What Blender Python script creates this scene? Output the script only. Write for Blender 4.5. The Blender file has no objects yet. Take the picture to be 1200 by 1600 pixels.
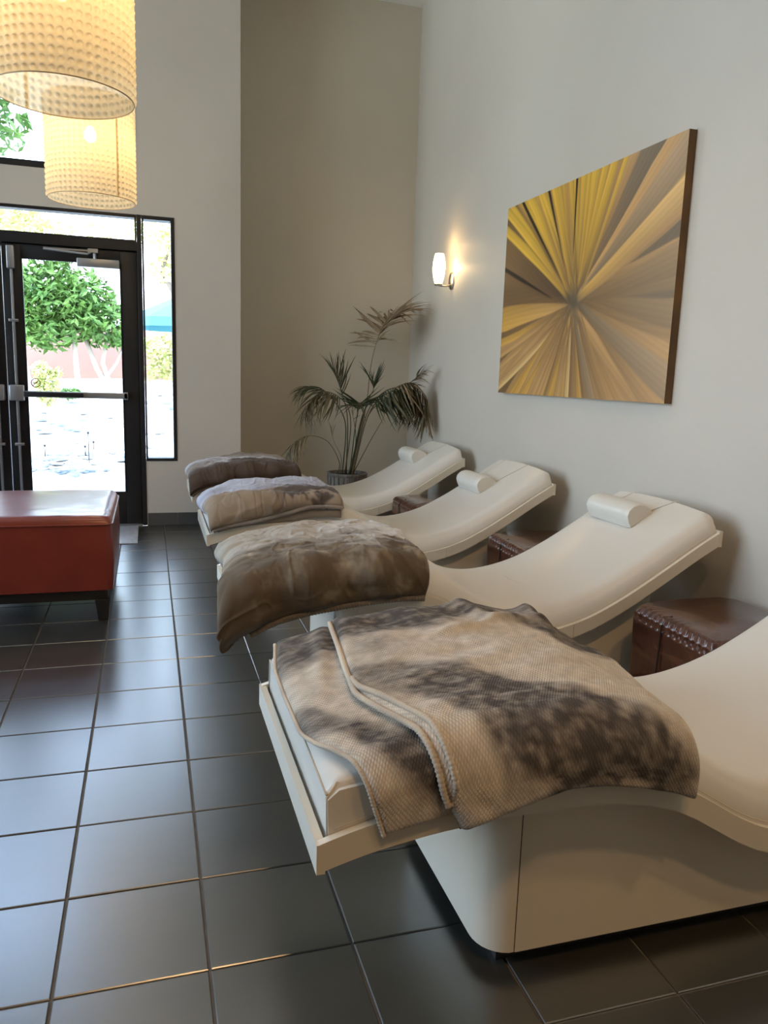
import bpy, bmesh, math, random
import numpy as np
from mathutils import Vector, Matrix, noise, Euler

C = bpy.context.scene.collection
PI = math.pi
rnd = random.Random(7)

# ------------------------------------------------------------------ camera
CAM = Vector((-0.09919, -1.44869, 1.22516))
cd = bpy.data.cameras.new('camera'); cam = bpy.data.objects.new('camera', cd); C.objects.link(cam)
cd.sensor_fit = 'VERTICAL'; cd.sensor_height = 36.0; cd.lens = 36.0 * 1207.59 / 1600.0
cd.clip_start = 0.02; cd.clip_end = 300
cam.location = CAM; cam.rotation_euler = (1.39686, -0.03177, -0.29215)
bpy.context.scene.camera = cam

# ------------------------------------------------------------------ world, sun, exposure
sc = bpy.context.scene
w = bpy.data.worlds.new('world'); sc.world = w; w.use_nodes = True
wn = w.node_tree.nodes; wl = w.node_tree.links
bg = wn['Background']
wtc = wn.new('ShaderNodeTexCoord'); wsep = wn.new('ShaderNodeSeparateXYZ'); wr = wn.new('ShaderNodeValToRGB')
wl.new(wtc.outputs['Generated'], wsep.inputs[0]); wl.new(wsep.outputs['Z'], wr.inputs[0])
wr.color_ramp.elements[0].position = 0.0; wr.color_ramp.elements[0].color = (0.84, 0.92, 1.0, 1)
wr.color_ramp.elements[1].position = 0.8; wr.color_ramp.elements[1].color = (0.36, 0.56, 1.0, 1)
wl.new(wr.outputs[0], bg.inputs['Color'])
bg.inputs['Strength'].default_value = 8.5
sd = bpy.data.lights.new('sun', 'SUN'); sd.energy = 7.0; sd.angle = math.radians(1.0); sd.color = (1, .95, .86)
sun = bpy.data.objects.new('sun', sd); C.objects.link(sun); sun.rotation_euler = (math.radians(28), math.radians(-12), 0)
sc.view_settings.view_transform = 'Standard'; sc.view_settings.look = 'None'
sc.view_settings.gamma = 1.0; sc.view_settings.use_curve_mapping = False
sc.view_settings.exposure = 0.15

def portal(loc, rot, sx, sy):
    l = bpy.data.lights.new('window_portal', 'AREA'); l.shape = 'RECTANGLE'; l.size = sx; l.size_y = sy
    l.cycles.is_portal = True
    o = bpy.data.objects.new('window_portal', l); C.objects.link(o); o.location = loc; o.rotation_euler = rot
WINX = -4.5
portal((-1.1, 5.02, 1.2), (-PI/2, 0, 0), 2.0, 2.4)
portal((-1.1, 5.02, 3.3), (-PI/2, 0, 0), 2.0, 1.4)
portal((WINX - .02, 2.0, 2.15), (0, -PI/2, 0), 3.3, 4.4)

# ------------------------------------------------------------------ helpers
def tag(o, label=None, cat=None, group=None, kind=None):
    if label: o['label'] = label
    if cat: o['category'] = cat
    if group: o['group'] = group
    if kind: o['kind'] = kind
    return o
def empty(name, loc, label, cat, group=None, rz=0):
    o = bpy.data.objects.new(name, None); C.objects.link(o); o.location = loc; o.rotation_euler = (0, 0, rz)
    o.empty_display_size = .1
    return tag(o, label, cat, group)
class MB:
    def __init__(s): s.v = []; s.f = []
    def add(s, vs, fs):
        n = len(s.v); s.v += [tuple(v) for v in vs]; s.f += [tuple(i + n for i in f) for f in fs]; return s
    def box(s, x0, x1, y0, y1, z0, z1):
        return s.add([(x, y, z) for z in (z0, z1) for y in (y0, y1) for x in (x0, x1)],
              [(0,2,3,1),(4,5,7,6),(0,1,5,4),(2,6,7,3),(0,4,6,2),(1,3,7,5)])
    def tube(s, pts, r, n=8, cap=True, flat=1.0):
        pts = [Vector(p) for p in pts]; rs = r if isinstance(r, (list, tuple)) else [r] * len(pts)
        vs = []; up = None
        for i, p in enumerate(pts):
            t = (pts[min(i+1, len(pts)-1)] - pts[max(i-1, 0)]).normalized()
            if up is None:
                up = Vector((0,0,1)) if abs(t.z) < .9 else Vector((1,0,0))
            a = t.cross(up).normalized(); b = a.cross(t).normalized(); up = b
            for k in range(n):
                q = 2*PI*k/n; vs.append(p + a*(rs[i]*math.cos(q)) + b*(rs[i]*flat*math.sin(q)))
        fs = []
        for i in range(len(pts)-1):
            for k in range(n): fs.append((i*n+k, i*n+(k+1)%n, (i+1)*n+(k+1)%n, (i+1)*n+k))
        if cap: fs.append(tuple(range(n-1, -1, -1))); fs.append(tuple((len(pts)-1)*n+k for k in range(n)))
        return s.add(vs, fs)
    def lathe(s, prof, n=32, c=(0,0,0), cap=False):
        vs = []; 
        for r, z in prof:
            for k in range(n): vs.append((c[0]+r*math.cos(2*PI*k/n), c[1]+r*math.sin(2*PI*k/n), c[2]+z))
        fs = []
        for i in range(len(prof)-1):
            for k in range(n): fs.append((i*n+k, i*n+(k+1)%n, (i+1)*n+(k+1)%n, (i+1)*n+k))
        if cap: fs.append(tuple(range(n-1,-1,-1))); fs.append(tuple((len(prof)-1)*n+k for k in range(n)))
        return s.add(vs, fs)
    def grid(s, P, nu, nv, closeu=False):
        # P: list nv rows of nu points
        fs = []
        for j in range(nv-1):
            for i in range(nu if closeu else nu-1):
                fs.append((j*nu+i, j*nu+(i+1)%nu, (j+1)*nu+(i+1)%nu, (j+1)*nu+i))
        return s.add(P, fs)
    def prism(s, poly, z0, z1):
        n = len(poly)
        return s.add([(x,y,z0) for x,y in poly]+[(x,y,z1) for x,y in poly],
            [tuple(range(n-1,-1,-1)), tuple(range(n,2*n))]+[(k,(k+1)%n,n+(k+1)%n,n+k) for k in range(n)])
    def mesh(s, name, smooth=False, normals=True):
        m = bpy.data.meshes.new(name); m.from_pydata(s.v, [], s.f); m.validate()
        if normals:
            bm = bmesh.new(); bm.from_mesh(m); bmesh.ops.recalc_face_normals(bm, faces=bm.faces); bm.to_mesh(m); bm.free()
        if smooth: m.shade_smooth()
        return m
    def build(s, name, mat, parent=None, smooth=False, bevel=0, loc=None, seg=2, autosmooth=None, normals=True):
        m = s.mesh(name, smooth, normals)
        if mat: m.materials.append(mat)
        o = bpy.data.objects.new(name, m); C.objects.link(o)
        if parent is not None: o.parent = parent
        if loc: o.location = loc
        if bevel:
            b = o.modifiers.new('bevel', 'BEVEL'); b.width = bevel; b.segments = seg; b.limit_method = 'ANGLE'; b.angle_limit = math.radians(35)
            for p in m.polygons: p.use_smooth = True
            m.set_sharp_from_angle(angle=math.radians(50)) if bevel < .002 else None
        if autosmooth: m.shade_smooth(); m.set_sharp_from_angle(angle=math.radians(autosmooth))
        return o
def struct(o, kind='structure'): o['kind'] = kind; return o
def copy_tree(o, parent=None):
    c = o.copy(); C.objects.link(c)
    if parent is not None: c.parent = parent
    for ch in list(o.children): copy_tree(ch, c)
    return c

# ------------------------------------------------------------------ materials
def newmat(name):
    m = bpy.data.materials.new(name); m.use_nodes = True
    return m, m.node_tree.nodes, m.node_tree.links, m.node_tree.nodes['Principled BSDF']
def pmat(name, col, rough=.5, metal=0, var=0, vscale=5, bump=0, bscale=50, coat=0, spec=.5, detail=3, col2=None, stretch=None, sheen=0):
    m, n, l, b = newmat(name)
    b.inputs['Base Color'].default_value = (*col, 1); b.inputs['Roughness'].default_value = rough
    b.inputs['Metallic'].default_value = metal; b.inputs['Coat Weight'].default_value = coat
    b.inputs['Specular IOR Level'].default_value = spec; b.inputs['Coat Roughness'].default_value = .15
    b.inputs['Sheen Weight'].default_value = sheen
    tc = n.new('ShaderNodeTexCoord'); src = tc.outputs['Object']
    if stretch:
        mp = n.new('ShaderNodeMapping'); mp.inputs['Scale'].default_value = stretch; l.new(src, mp.inputs[0]); src = mp.outputs[0]
    if var or col2:
        t = n.new('ShaderNodeTexNoise'); t.inputs['Scale'].default_value = vscale; t.inputs['Detail'].default_value = detail
        l.new(src, t.inputs['Vector'])
        r = n.new('ShaderNodeValToRGB'); r.color_ramp.elements[0].position = .3; r.color_ramp.elements[1].position = .7
        c2 = col2 or tuple(min(1, c*(1+var)) for c in col); c1 = col if col2 else tuple(c*(1-var) for c in col)
        r.color_ramp.elements[0].color = (*c1, 1); r.color_ramp.elements[1].color = (*c2, 1)
        l.new(t.outputs[0], r.inputs[0]); l.new(r.outputs[0], b.inputs['Base Color'])
    if bump:
        t2 = n.new('ShaderNodeTexNoise'); t2.inputs['Scale'].default_value = bscale; t2.inputs['Detail'].default_value = 4
        l.new(src, t2.inputs['Vector'])
        bp = n.new('ShaderNodeBump'); bp.inputs['Strength'].default_value = bump; bp.inputs['Distance'].default_value = .002
        l.new(t2.outputs[0], bp.inputs['Height']); l.new(bp.outputs[0], b.inputs['Normal'])
    return m
def emit(name, col, s):
    m, n, l, b = newmat(name); b.inputs['Base Color'].default_value = (*col, 1)
    b.inputs['Emission Color'].default_value = (*col, 1); b.inputs['Emission Strength'].default_value = s; return m

WALLC = (.52, .475, .41)
M_wall = pmat('wall_paint', WALLC, .62, bump=.22, bscale=160, var=.02, vscale=2)
M_wallr = pmat('wall_paint_stippled', (.575, .53, .46), .5, bump=.5, bscale=150, var=.02, vscale=2)
M_walla = pmat('wall_paint_tan', (.57, .51, .405), .62, bump=.22, bscale=160, var=.02, vscale=2)
M_ceil = pmat('ceiling_paint', (.80, .79, .76), .8)
M_grout = pmat('grout', (.12, .112, .10), .8, var=.15, vscale=30)
M_base = pmat('baseboard_tile', (.075, .072, .068), .4, var=.15, vscale=8)
M_vinyl = pmat('cream_vinyl', (.66, .635, .575), .40, coat=.12, bump=.10, bscale=9, var=.012, vscale=4)
M_shell = pmat('cream_laminate', (.68, .62, .50), .32, coat=.1)
M_dark = pmat('dark_recess', (.02, .02, .02), .7)
M_bronze = pmat('dark_bronze_frame', (.018, .017, .018), .42, metal=.3)
M_alu = pmat('brushed_aluminium', (.42, .43, .45), .35, metal=.8, stretch=(1, 1, 40), var=.08, vscale=30)
M_steel = pmat('brushed_nickel', (.55, .52, .48), .28, metal=1)
M_leather = pmat('red_brown_leather', (.20, .030, .016), .30, coat=.3, var=.12, vscale=6, bump=.18, bscale=140)
M_blackwood = pmat('black_wood', (.012, .010, .010), .4)
M_seam = pmat('cream_piping', (.60, .54, .43), .45)

def floor_mat():
    m, n, l, b = newmat('slate_tile')
    tc = n.new('ShaderNodeTexCoord'); oi = n.new('ShaderNodeObjectInfo')
    ad = n.new('ShaderNodeVectorMath'); ad.operation = 'ADD'
    sc_ = n.new('ShaderNodeVectorMath'); sc_.operation = 'SCALE'; sc_.inputs['Scale'].default_value = 1.0
    geo = n.new('ShaderNodeNewGeometry')
    mp = n.new('ShaderNodeMapping'); mp.inputs['Scale'].default_value = (1.2, 5, 1); l.new(geo.outputs['Position'], mp.inputs[0])
    cmb = n.new('ShaderNodeCombineXYZ'); mu = n.new('ShaderNodeMath'); mu.operation = 'MULTIPLY'; mu.inputs[1].default_value = 37
    l.new(oi.outputs['Random'], mu.inputs[0]); l.new(mu.outputs[0], cmb.inputs[2])
    l.new(mp.outputs[0], ad.inputs[0]); l.new(cmb.outputs[0], ad.inputs[1])
    t = n.new('ShaderNodeTexNoise'); t.inputs['Scale'].default_value = 2.2; t.inputs['Detail'].default_value = 6; t.inputs['Roughness'].default_value = .62
    l.new(ad.outputs[0], t.inputs['Vector'])
    r = n.new('ShaderNodeValToRGB'); r.color_ramp.elements[0].position = .25; r.color_ramp.elements[1].position = .8
    r.color_ramp.elements[0].color = (.020, .020, .016, 1); r.color_ramp.elements[1].color = (.038, .037, .031, 1)
    l.new(t.outputs[0], r.inputs[0])
    hs = n.new('ShaderNodeHueSaturation'); mr = n.new('ShaderNodeMapRange'); mr.inputs['To Min'].default_value = .88; mr.inputs['To Max'].default_value = 1.12
    l.new(oi.outputs['Random'], mr.inputs[0]); l.new(mr.outputs[0], hs.inputs['Value']); l.new(r.outputs[0], hs.inputs['Color'])
    l.new(hs.outputs[0], b.inputs['Base Color'])
    rr = n.new('ShaderNodeMapRange'); rr.inputs['To Min'].default_value = .26; rr.inputs['To Max'].default_value = .31
    l.new(t.outputs[0], rr.inputs[0]); l.new(rr.outputs[0], b.inputs['Roughness'])
    t2 = n.new('ShaderNodeTexNoise'); t2.inputs['Scale'].default_value = 60; l.new(geo.outputs['Position'], t2.inputs['Vector'])
    bp = n.new('ShaderNodeBump'); bp.inputs['Strength'].default_value = .08; bp.inputs['Distance'].default_value = .002
    l.new(t2.outputs[0], bp.inputs['Height']); l.new(bp.outputs[0], b.inputs['Normal'])
    b.inputs['Specular IOR Level'].default_value = 1.0; b.inputs['IOR'].default_value = 1.9
    return m
M_tile = floor_mat()

def glass_mat():
    m, n, l, b = newmat('window_glass'); out = n['Material Output']; n.remove(b)
    g = n.new('ShaderNodeBsdfGlossy'); g.inputs['Roughness'].default_value = .02
    t = n.new('ShaderNodeBsdfTransparent'); t.inputs[0].default_value = (.94, .97, .96, 1)
    f = n.new('ShaderNodeFresnel'); f.inputs[0].default_value = 1.45; x = n.new('ShaderNodeMixShader')
    l.new(f.outputs[0], x.inputs[0]); l.new(t.outputs[0], x.inputs[1]); l.new(g.outputs[0], x.inputs[2]); l.new(x.outputs[0], out.inputs[0])
    return m
M_glass = glass_mat()

def vcol_mat(name, rough=.9, knit=0, kscale=220, sheen=.06, nscale=40, nvar=.25, bump=.4, spec=.2):
    m, n, l, b = newmat(name)
    a = n.new('ShaderNodeVertexColor'); a.layer_name = 'Col'
    tc = n.new('ShaderNodeTexCoord'); uv = tc.outputs['UV']
    t = n.new('ShaderNodeTexNoise'); t.inputs['Scale'].default_value = nscale; t.inputs['Detail'].default_value = 5; l.new(uv, t.inputs['Vector'])
    mr = n.new('ShaderNodeMapRange'); mr.inputs['From Min'].default_value = .25; mr.inputs['From Max'].default_value = .75
    mr.inputs['To Min'].default_value = 1-nvar; mr.inputs['To Max'].default_value = 1+nvar; l.new(t.outputs[0], mr.inputs[0])
    mx = n.new('ShaderNodeVectorMath'); mx.operation = 'SCALE'; l.new(a.outputs[0], mx.inputs[0]); l.new(mr.outputs[0], mx.inputs['Scale'])
    b.inputs['Roughness'].default_value = rough; b.inputs['Sheen Weight'].default_value = sheen
    b.inputs['Specular IOR Level'].default_value = spec; b.inputs['Sheen Roughness'].default_value = .4
    h = t.outputs[0]; colout = mx.outputs[0]
    if knit:
        hs = []
        for rot, ks in ((.55, kscale), (-.62, kscale*.8)):
            mp = n.new('ShaderNodeMapping'); mp.inputs['Rotation'].default_value = (0, 0, rot); l.new(uv, mp.inputs[0])
            v = n.new('ShaderNodeTexWave'); v.inputs['Scale'].default_value = ks; v.inputs['Distortion'].default_value = 1.6; v.inputs['Detail'].default_value = 1
            v.inputs['Detail Scale'].default_value = .6; l.new(mp.outputs[0], v.inputs['Vector']); hs.append(v.outputs['Fac'])
        ml = n.new('ShaderNodeMath'); ml.operation = 'MULTIPLY'; l.new(hs[0], ml.inputs[0]); l.new(hs[1], ml.inputs[1])
        sq = n.new('ShaderNodeMath'); sq.operation = 'SQRT'; l.new(ml.outputs[0], sq.inputs[0]); h = sq.outputs[0]
        m2 = n.new('ShaderNodeMapRange'); m2.inputs['From Min'].default_value = .0; m2.inputs['From Max'].default_value = .9
        m2.inputs['To Min'].default_value = .78; m2.inputs['To Max'].default_value = 1.08; l.new(h, m2.inputs[0])
        s2 = n.new('ShaderNodeVectorMath'); s2.operation = 'SCALE'; l.new(colout, s2.inputs[0]); l.new(m2.outputs[0], s2.inputs['Scale']); colout = s2.outputs[0]
    l.new(colout, b.inputs['Base Color'])
    bp = n.new('ShaderNodeBump'); bp.inputs['Strength'].default_value = bump; bp.inputs['Distance'].default_value = .003
    l.new(h, bp.inputs['Height']); l.new(bp.outputs[0], b.inputs['Normal'])
    return m
M_knit = vcol_mat('knitted_throw', knit=1, kscale=62, bump=.5, nscale=34, nvar=.22)
M_plush = vcol_mat('plush_blanket', nscale=14, nvar=.14, sheen=.15, bump=.5)

def fbm(x, y, z=0.0, octv=4, H=.6):
    return noise.fractal(Vector((x, y, z)), H, 2.1, octv, noise_basis='PERLIN_ORIGINAL')

# ------------------------------------------------------------------ room shell
T = .3048
WX, DY, AY, AX, CZ = 2.2, 4.85, 5.4, .606, 4.32      # right wall, door wall, alcove wall, alcove edge, ceiling
XL, YF = -4.5, -4.0
fl = struct(MB().box(XL, WX+.15, YF, DY, -.12, -.004).box(AX, WX+.15, DY, AY+.15, -.12, -.004).build('floor', M_grout))
# tiles in view: one object each
g = .0028
def tile_mesh(sx0, sx1, sy0, sy1):
    b = .0022; z0, z1 = -.0035, .0
    P = [(sx0, sy0), (sx1, sy0), (sx1, sy1), (sx0, sy1)]
    Q = [(sx0+b, sy0+b), (sx1-b, sy0+b), (sx1-b, sy1-b), (sx0+b, sy1-b)]
    mb = MB(); mb.add([(x, y, z0-.004) for x, y in P]+[(x, y, z1-.0018) for x, y in P]+[(x, y, z1) for x, y in Q],
        [(8,9,10,11)]+[(k, (k+1)%4, 4+(k+1)%4, 4+k) for k in range(4)]+[(4+k, 4+(k+1)%4, 8+(k+1)%4, 8+k) for k in range(4)])
    return mb
tm = tile_mesh(g, T-g, g, T-g).mesh('floor_tile'); tm.materials.append(M_tile)
tlast = tile_mesh(g, T-g, g, DY-15*T-.002).mesh('floor_tile_cut'); tlast.materials.append(M_tile)
rest = MB()
for i in range(-15, 8):
    for j in range(-13, 18):
        x0, y0 = i*T, j*T
        if x0 < XL or y0 < YF or x0 >= WX-.02: continue
        if j >= 16 and x0+T <= AX+.05: continue
        if -6 <= i <= 6 and -3 <= j <= 15:
            t = bpy.data.objects.new('tile', tm if j < 15 else tlast); C.objects.link(t); t.parent = fl
            t.location = (x0, y0, rnd.uniform(-.0004, .0004)); t.rotation_euler = (rnd.gauss(0, .0009), rnd.gauss(0, .0009), 0)
            continue
        x1 = min(x0+T-g, WX-.002); y1 = min(y0+T-g, (AY if j >= 15 and x0 > AX-.3 else DY)-.002)
        xa = max(x0+g, AX+.002) if j >= 16 else x0+g
        if x1-xa < .02 or y1-y0 < .03: continue
        tmp = tile_mesh(xa, x1, y0+g, y1); rest.add(tmp.v, tmp.f)
struct(rest.build('tile_field', M_tile, fl), 'stuff')

DX0, DX1 = -2.10, -.125        # pair of doors and transom
SX1, SZ0, TZ = .113, .512, 2.345
UX0, UX1, UZ0, UZ1 = -2.10, -.15, 2.605, 3.95
wb = MB()
wb.box(XL, DX0, DY, DY+.15, -.1, CZ)
wb.box(DX0, UX1, DY, DY+.15, TZ, UZ0).box(DX0, UX1, DY, DY+.15, UZ1, CZ)
wb.box(DX1, SX1, DY, DY+.15, -.1, SZ0).box(UX1, SX1, DY, DY+.15, TZ, CZ)
wb.box(SX1, AX, DY, DY+.15, -.1, CZ)
struct(wb.build('wall_back', M_wall))
struct(MB().box(AX-.15, AX, DY+.15, AY, -.1, CZ).build('wall_alcove_side', M_wall))
struct(MB().box(AX-.15, WX+.15, AY, AY+.15, -.1, CZ).build('wall_alcove', M_walla))
struct(MB().box(WX, WX+.15, YF-.15, AY, -.1, CZ).build('wall_right', M_wallr))
wlft = MB(); LZ0, LZ1, LY0, LY1 = .5, 3.8, -.2, 4.2
wlft.box(XL-.15, XL, YF-.15, LY0, 0, CZ).box(XL-.15, XL, LY1, DY+.15, 0, CZ).box(XL-.15, XL, LY0, LY1, 0, LZ0).box(XL-.15, XL, LY0, LY1, LZ1, CZ)
struct(wlft.build('wall_left', M_wall))
struct(MB().box(XL, WX, YF-.15, YF, 0, CZ).build('wall_front', pmat('warm_bounce_brown', (.34, .20, .09), .5, col2=(.26, .15, .07), vscale=3, stretch=(6, 1, .5))))  # unseen wall; brown tone invented to bounce dim warm light onto the loungers
struct(MB().box(XL-.15, WX+.15, YF-.15, AY+.15, CZ, CZ+.15).build('ceiling', M_ceil))
# unseen big window on the left: the daylight on the floor and wall comes from it
w4 = MB()
for k in range(5):
    y = LY0 + (LY1-LY0-.06)*k/4; w4.box(XL-.1, XL-.04, y, y+.06, LZ0, LZ1)
for z in (LZ0, 2.4, LZ1-.06): w4.box(XL-.1, XL-.04, LY0, LY1, z, z+.06)
w4o = struct(w4.build('window_4', M_bronze)); MB().box(XL-.075, XL-.07, LY0, LY1, LZ0, LZ1).build('pane', M_glass, w4o)

def tile_base(name, axis, a0, a1, fixed, first):
    bb = bpy.data.objects.new(name, None); C.objects.link(bb); struct(bb); 
    e = a0; nx = first
    while e < a1-.01:
        n_ = min(nx, a1)
        m = MB()
        if axis == 'x': m.box(e+.001, n_-.001, fixed-.012, fixed-.0005, .001, .100)
        else: m.box(fixed-.012, fixed-.0005, e+.001, n_-.001, .001, .100)
        m.build('tile', M_base, bb, bevel=.0015)
        e = n_; nx = e+T
tile_base('baseboard_back', 'x', DX1+.004, AX, DY, .106)
tile_base('baseboard_alcove', 'x', AX+.002, WX-.014, AY, AX+.25)
tile_base('baseboard_right', 'y', YF+.01, AY-.014, WX, YF+T)

# ------------------------------------------------------------------ doors and windows
YG = DY+.06
def leaf(n, x0, x1, hinge_right):
    d = bpy.data.objects.new('door_%d' % n, None); C.objects.link(d); struct(d); d.location = ((x0+x1)/2, DY+.04, 0)
    ox = (x0+x1)/2; Y0, Y1 = -.022, .022
    gx0, gx1, gz0, gz1 = x0+.125-ox, x1-.115-ox, .262, 1.985
    f = MB().box(x0-ox, gx0, Y0, Y1, .012, 2.078).box(gx1, x1-ox, Y0, Y1, .012, 2.078)
    f.box(gx0, gx1, Y0, Y1, .012, gz0).box(gx0, gx1, Y0, Y1, gz1, 2.078)
    f.build('frame', M_bronze, d, bevel=.002)
    st = .009; b = MB()
    b.box(gx0, gx0+st, Y0-.004, Y0+.01, gz0, gz1).box(gx1-st, gx1, Y0-.004, Y0+.01, gz0, gz1).box(gx0+st, gx1-st, Y0-.004, Y0+.01, gz0, gz0+st).box(gx0+st, gx1-st, Y0-.004, Y0+.01, gz1-st, gz1)
    b.build('glazing_bead', M_bronze, d)
    MB().box(gx0, gx1, -.003, .003, gz0, gz1).build('pane', M_glass, d)
    # panic hardware
    s = -1 if hinge_right else 1
    lx = (x0-ox+.062) if hinge_right else (x1-ox-.062)
    r_ = MB().box(lx-.009, lx+.009, Y0-.03, Y0-.012, .05, 1.93)
    r_.build('vertical_rod', M_alu, d, bevel=.002)
    MB().box(lx-.026, lx+.026, Y0-.05, Y0-.0005, 1.90, 2.06).build('top_latch', M_alu, d, bevel=.006)
    for z in (.64, 1.54): MB().box(lx-.032, lx+.032, Y0-.034, Y0-.0005, z-.01, z+.01).build('rod_guide', M_alu, d, bevel=.003)
    lc = MB().box(lx-.05, lx+.05, Y0-.062, Y0-.0005, .962, 1.078).build('latch_case', M_alu, d, bevel=.008)
    e = -1 if not hinge_right else 1
    a, b_ = sorted((lx+e*.05, (x1-ox-.085) if hinge_right else (x0-ox+.085)))
    bar = MB().box(a, b_, Y0-.05, Y0-.02, .990, 1.035).build('panic_bar', M_alu, d, bevel=.004)
    c0, c1 = sorted((lx+e*.05, lx+e*.46)); MB().box(c0, c1, Y0-.066, Y0-.048, .996, 1.029).build('push_pad', M_bronze, bar, bevel=.003)
    q = (b_-.03, b_) if hinge_right else (a, a+.03)
    MB().box(q[0], q[1], Y0-.05, Y0-.0005, .985, 1.04).build('end_bracket', M_alu, d, bevel=.003)
    return d, ox
d1, ox1 = leaf(1, -1.085, -.162, True)
leaf(2, -2.015, -1.091, False)
# closer and no-entry sticker on the right leaf
Y0 = -.022
MB().box(-.58-ox1, -.285-ox1, Y0-.055, Y0-.0005, 1.945, 2.005).build('door_closer', M_alu, d1, bevel=.005)
cl = MB().box(-.80-ox1, -.455-ox1, Y0-.062, Y0-.050, 2.052, 2.062)
cl.tube([(-.46-ox1, Y0-.06, 2.06), (-.50-ox1, Y0-.09, 2.03), (-.80-ox1, Y0-.06, 2.05)], .008, 6)
cl.box(-.50-ox1, -.43-ox1, Y0-.075, Y0-.0005, 2.045, 2.072); cl.tube([(-.455-ox1, Y0-.04, 2.0), (-.455-ox1, Y0-.04, 2.05)], .012, 8)
cl.build('closer_arm', M_alu, d1)
M_red = pmat('red_print', (.30, .04, .06), .5)
st = MB()
n_ = 40; R1, R2 = .034, .028
vs = [(R*math.cos(2*PI*k/n_), 0, R*math.sin(2*PI*k/n_)) for R in (R1, R2) for k in range(n_)]
st.add(vs, [(k, (k+1)%n_, n_+(k+1)%n_, n_+k) for k in range(n_)])
ca = math.radians(45); dx, dz = math.cos(ca), math.sin(ca)
st.add([(-dx*.03-dz*.0028, 0, -dz*.03+dx*.0028), (-dx*.03+dz*.0028, 0, -dz*.03-dx*.0028), (dx*.03+dz*.0028, 0, dz*.03-dx*.0028), (dx*.03-dz*.0028, 0, dz*.03+dx*.0028)], [(0,1,2,3)])
st.box(-.02, .012, -.0002, .0002, -.004, .003)
so = st.build('sticker', M_red, d1, normals=False); so.location = (-.899-ox1, -.0045, 1.094)

w_ = MB()   # door frame, transom and sidelight frame
def frame(name, x0, x1, z0, z1, t, yy=DY+.012, dep=.10, tl=None, tr=None, tb=None, tt=None):
    tl = tl or t; tr = tr or t; tb = tb or t; tt = tt or t
    o = bpy.data.objects.new(name, None); C.objects.link(o); struct(o)
    f = MB().box(x0, x0+tl, yy, yy+dep, z0, z1).box(x1-tr, x1, yy, yy+dep, z0, z1)
    f.box(x0+tl, x1-tr, yy, yy+dep, z0, z0+tb).box(x0+tl, x1-tr, yy, yy+dep, z1-tt, z1)
    f.build('frame', M_bronze, o, bevel=.0018)
    MB().box(x0+tl, x1-tr, yy+.045, yy+.051, z0+tb, z1-tt).build('pane', M_glass, o)
    return o
struct(MB().box(DX1-.034, DX1+.0, DY-.004, DY+.13, 0, TZ).box(DX0, DX0+.04, DY-.004, DY+.13, 0, TZ).box(DX0+.04, DX1-.034, DY-.004, DY+.13, 2.084, 2.152).box(DX1-.050, DX1-.034, DY+.065, DY+.10, 0, 2.10).box(DX0+.04, DX0+.055, DY+.065, DY+.10, 0, 2.10).box(DX0+.04, DX1-.034, DY+.065, DY+.10, 2.066, 2.09).build('trim_1', M_bronze, bevel=.0018))
struct(MB().box(DX0+.04, DX1-.034, DY-.01, DY+.13, .0, .010).build('trim_2', M_alu))
frame('window_1', DX1+.0015, SX1-.001, SZ0+.001, TZ-.001, .018, tl=.014, tr=.026, tb=.022, tt=.026, yy=DY-.004, dep=.11)
frame('window_2', DX0+.041, DX1-.0355, 2.153, TZ-.001, .012, tt=.02)
frame('window_3', UX0+.001, UX1-.001, UZ0+.001, UZ1-.001, .045, yy=DY-.004, dep=.11)
for x in (-1.10,): struct(MB().box(x-.018, x+.018, DY+.01, DY+.11, UZ0+.047, UZ1-.047).build('trim_3', M_bronze))

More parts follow.
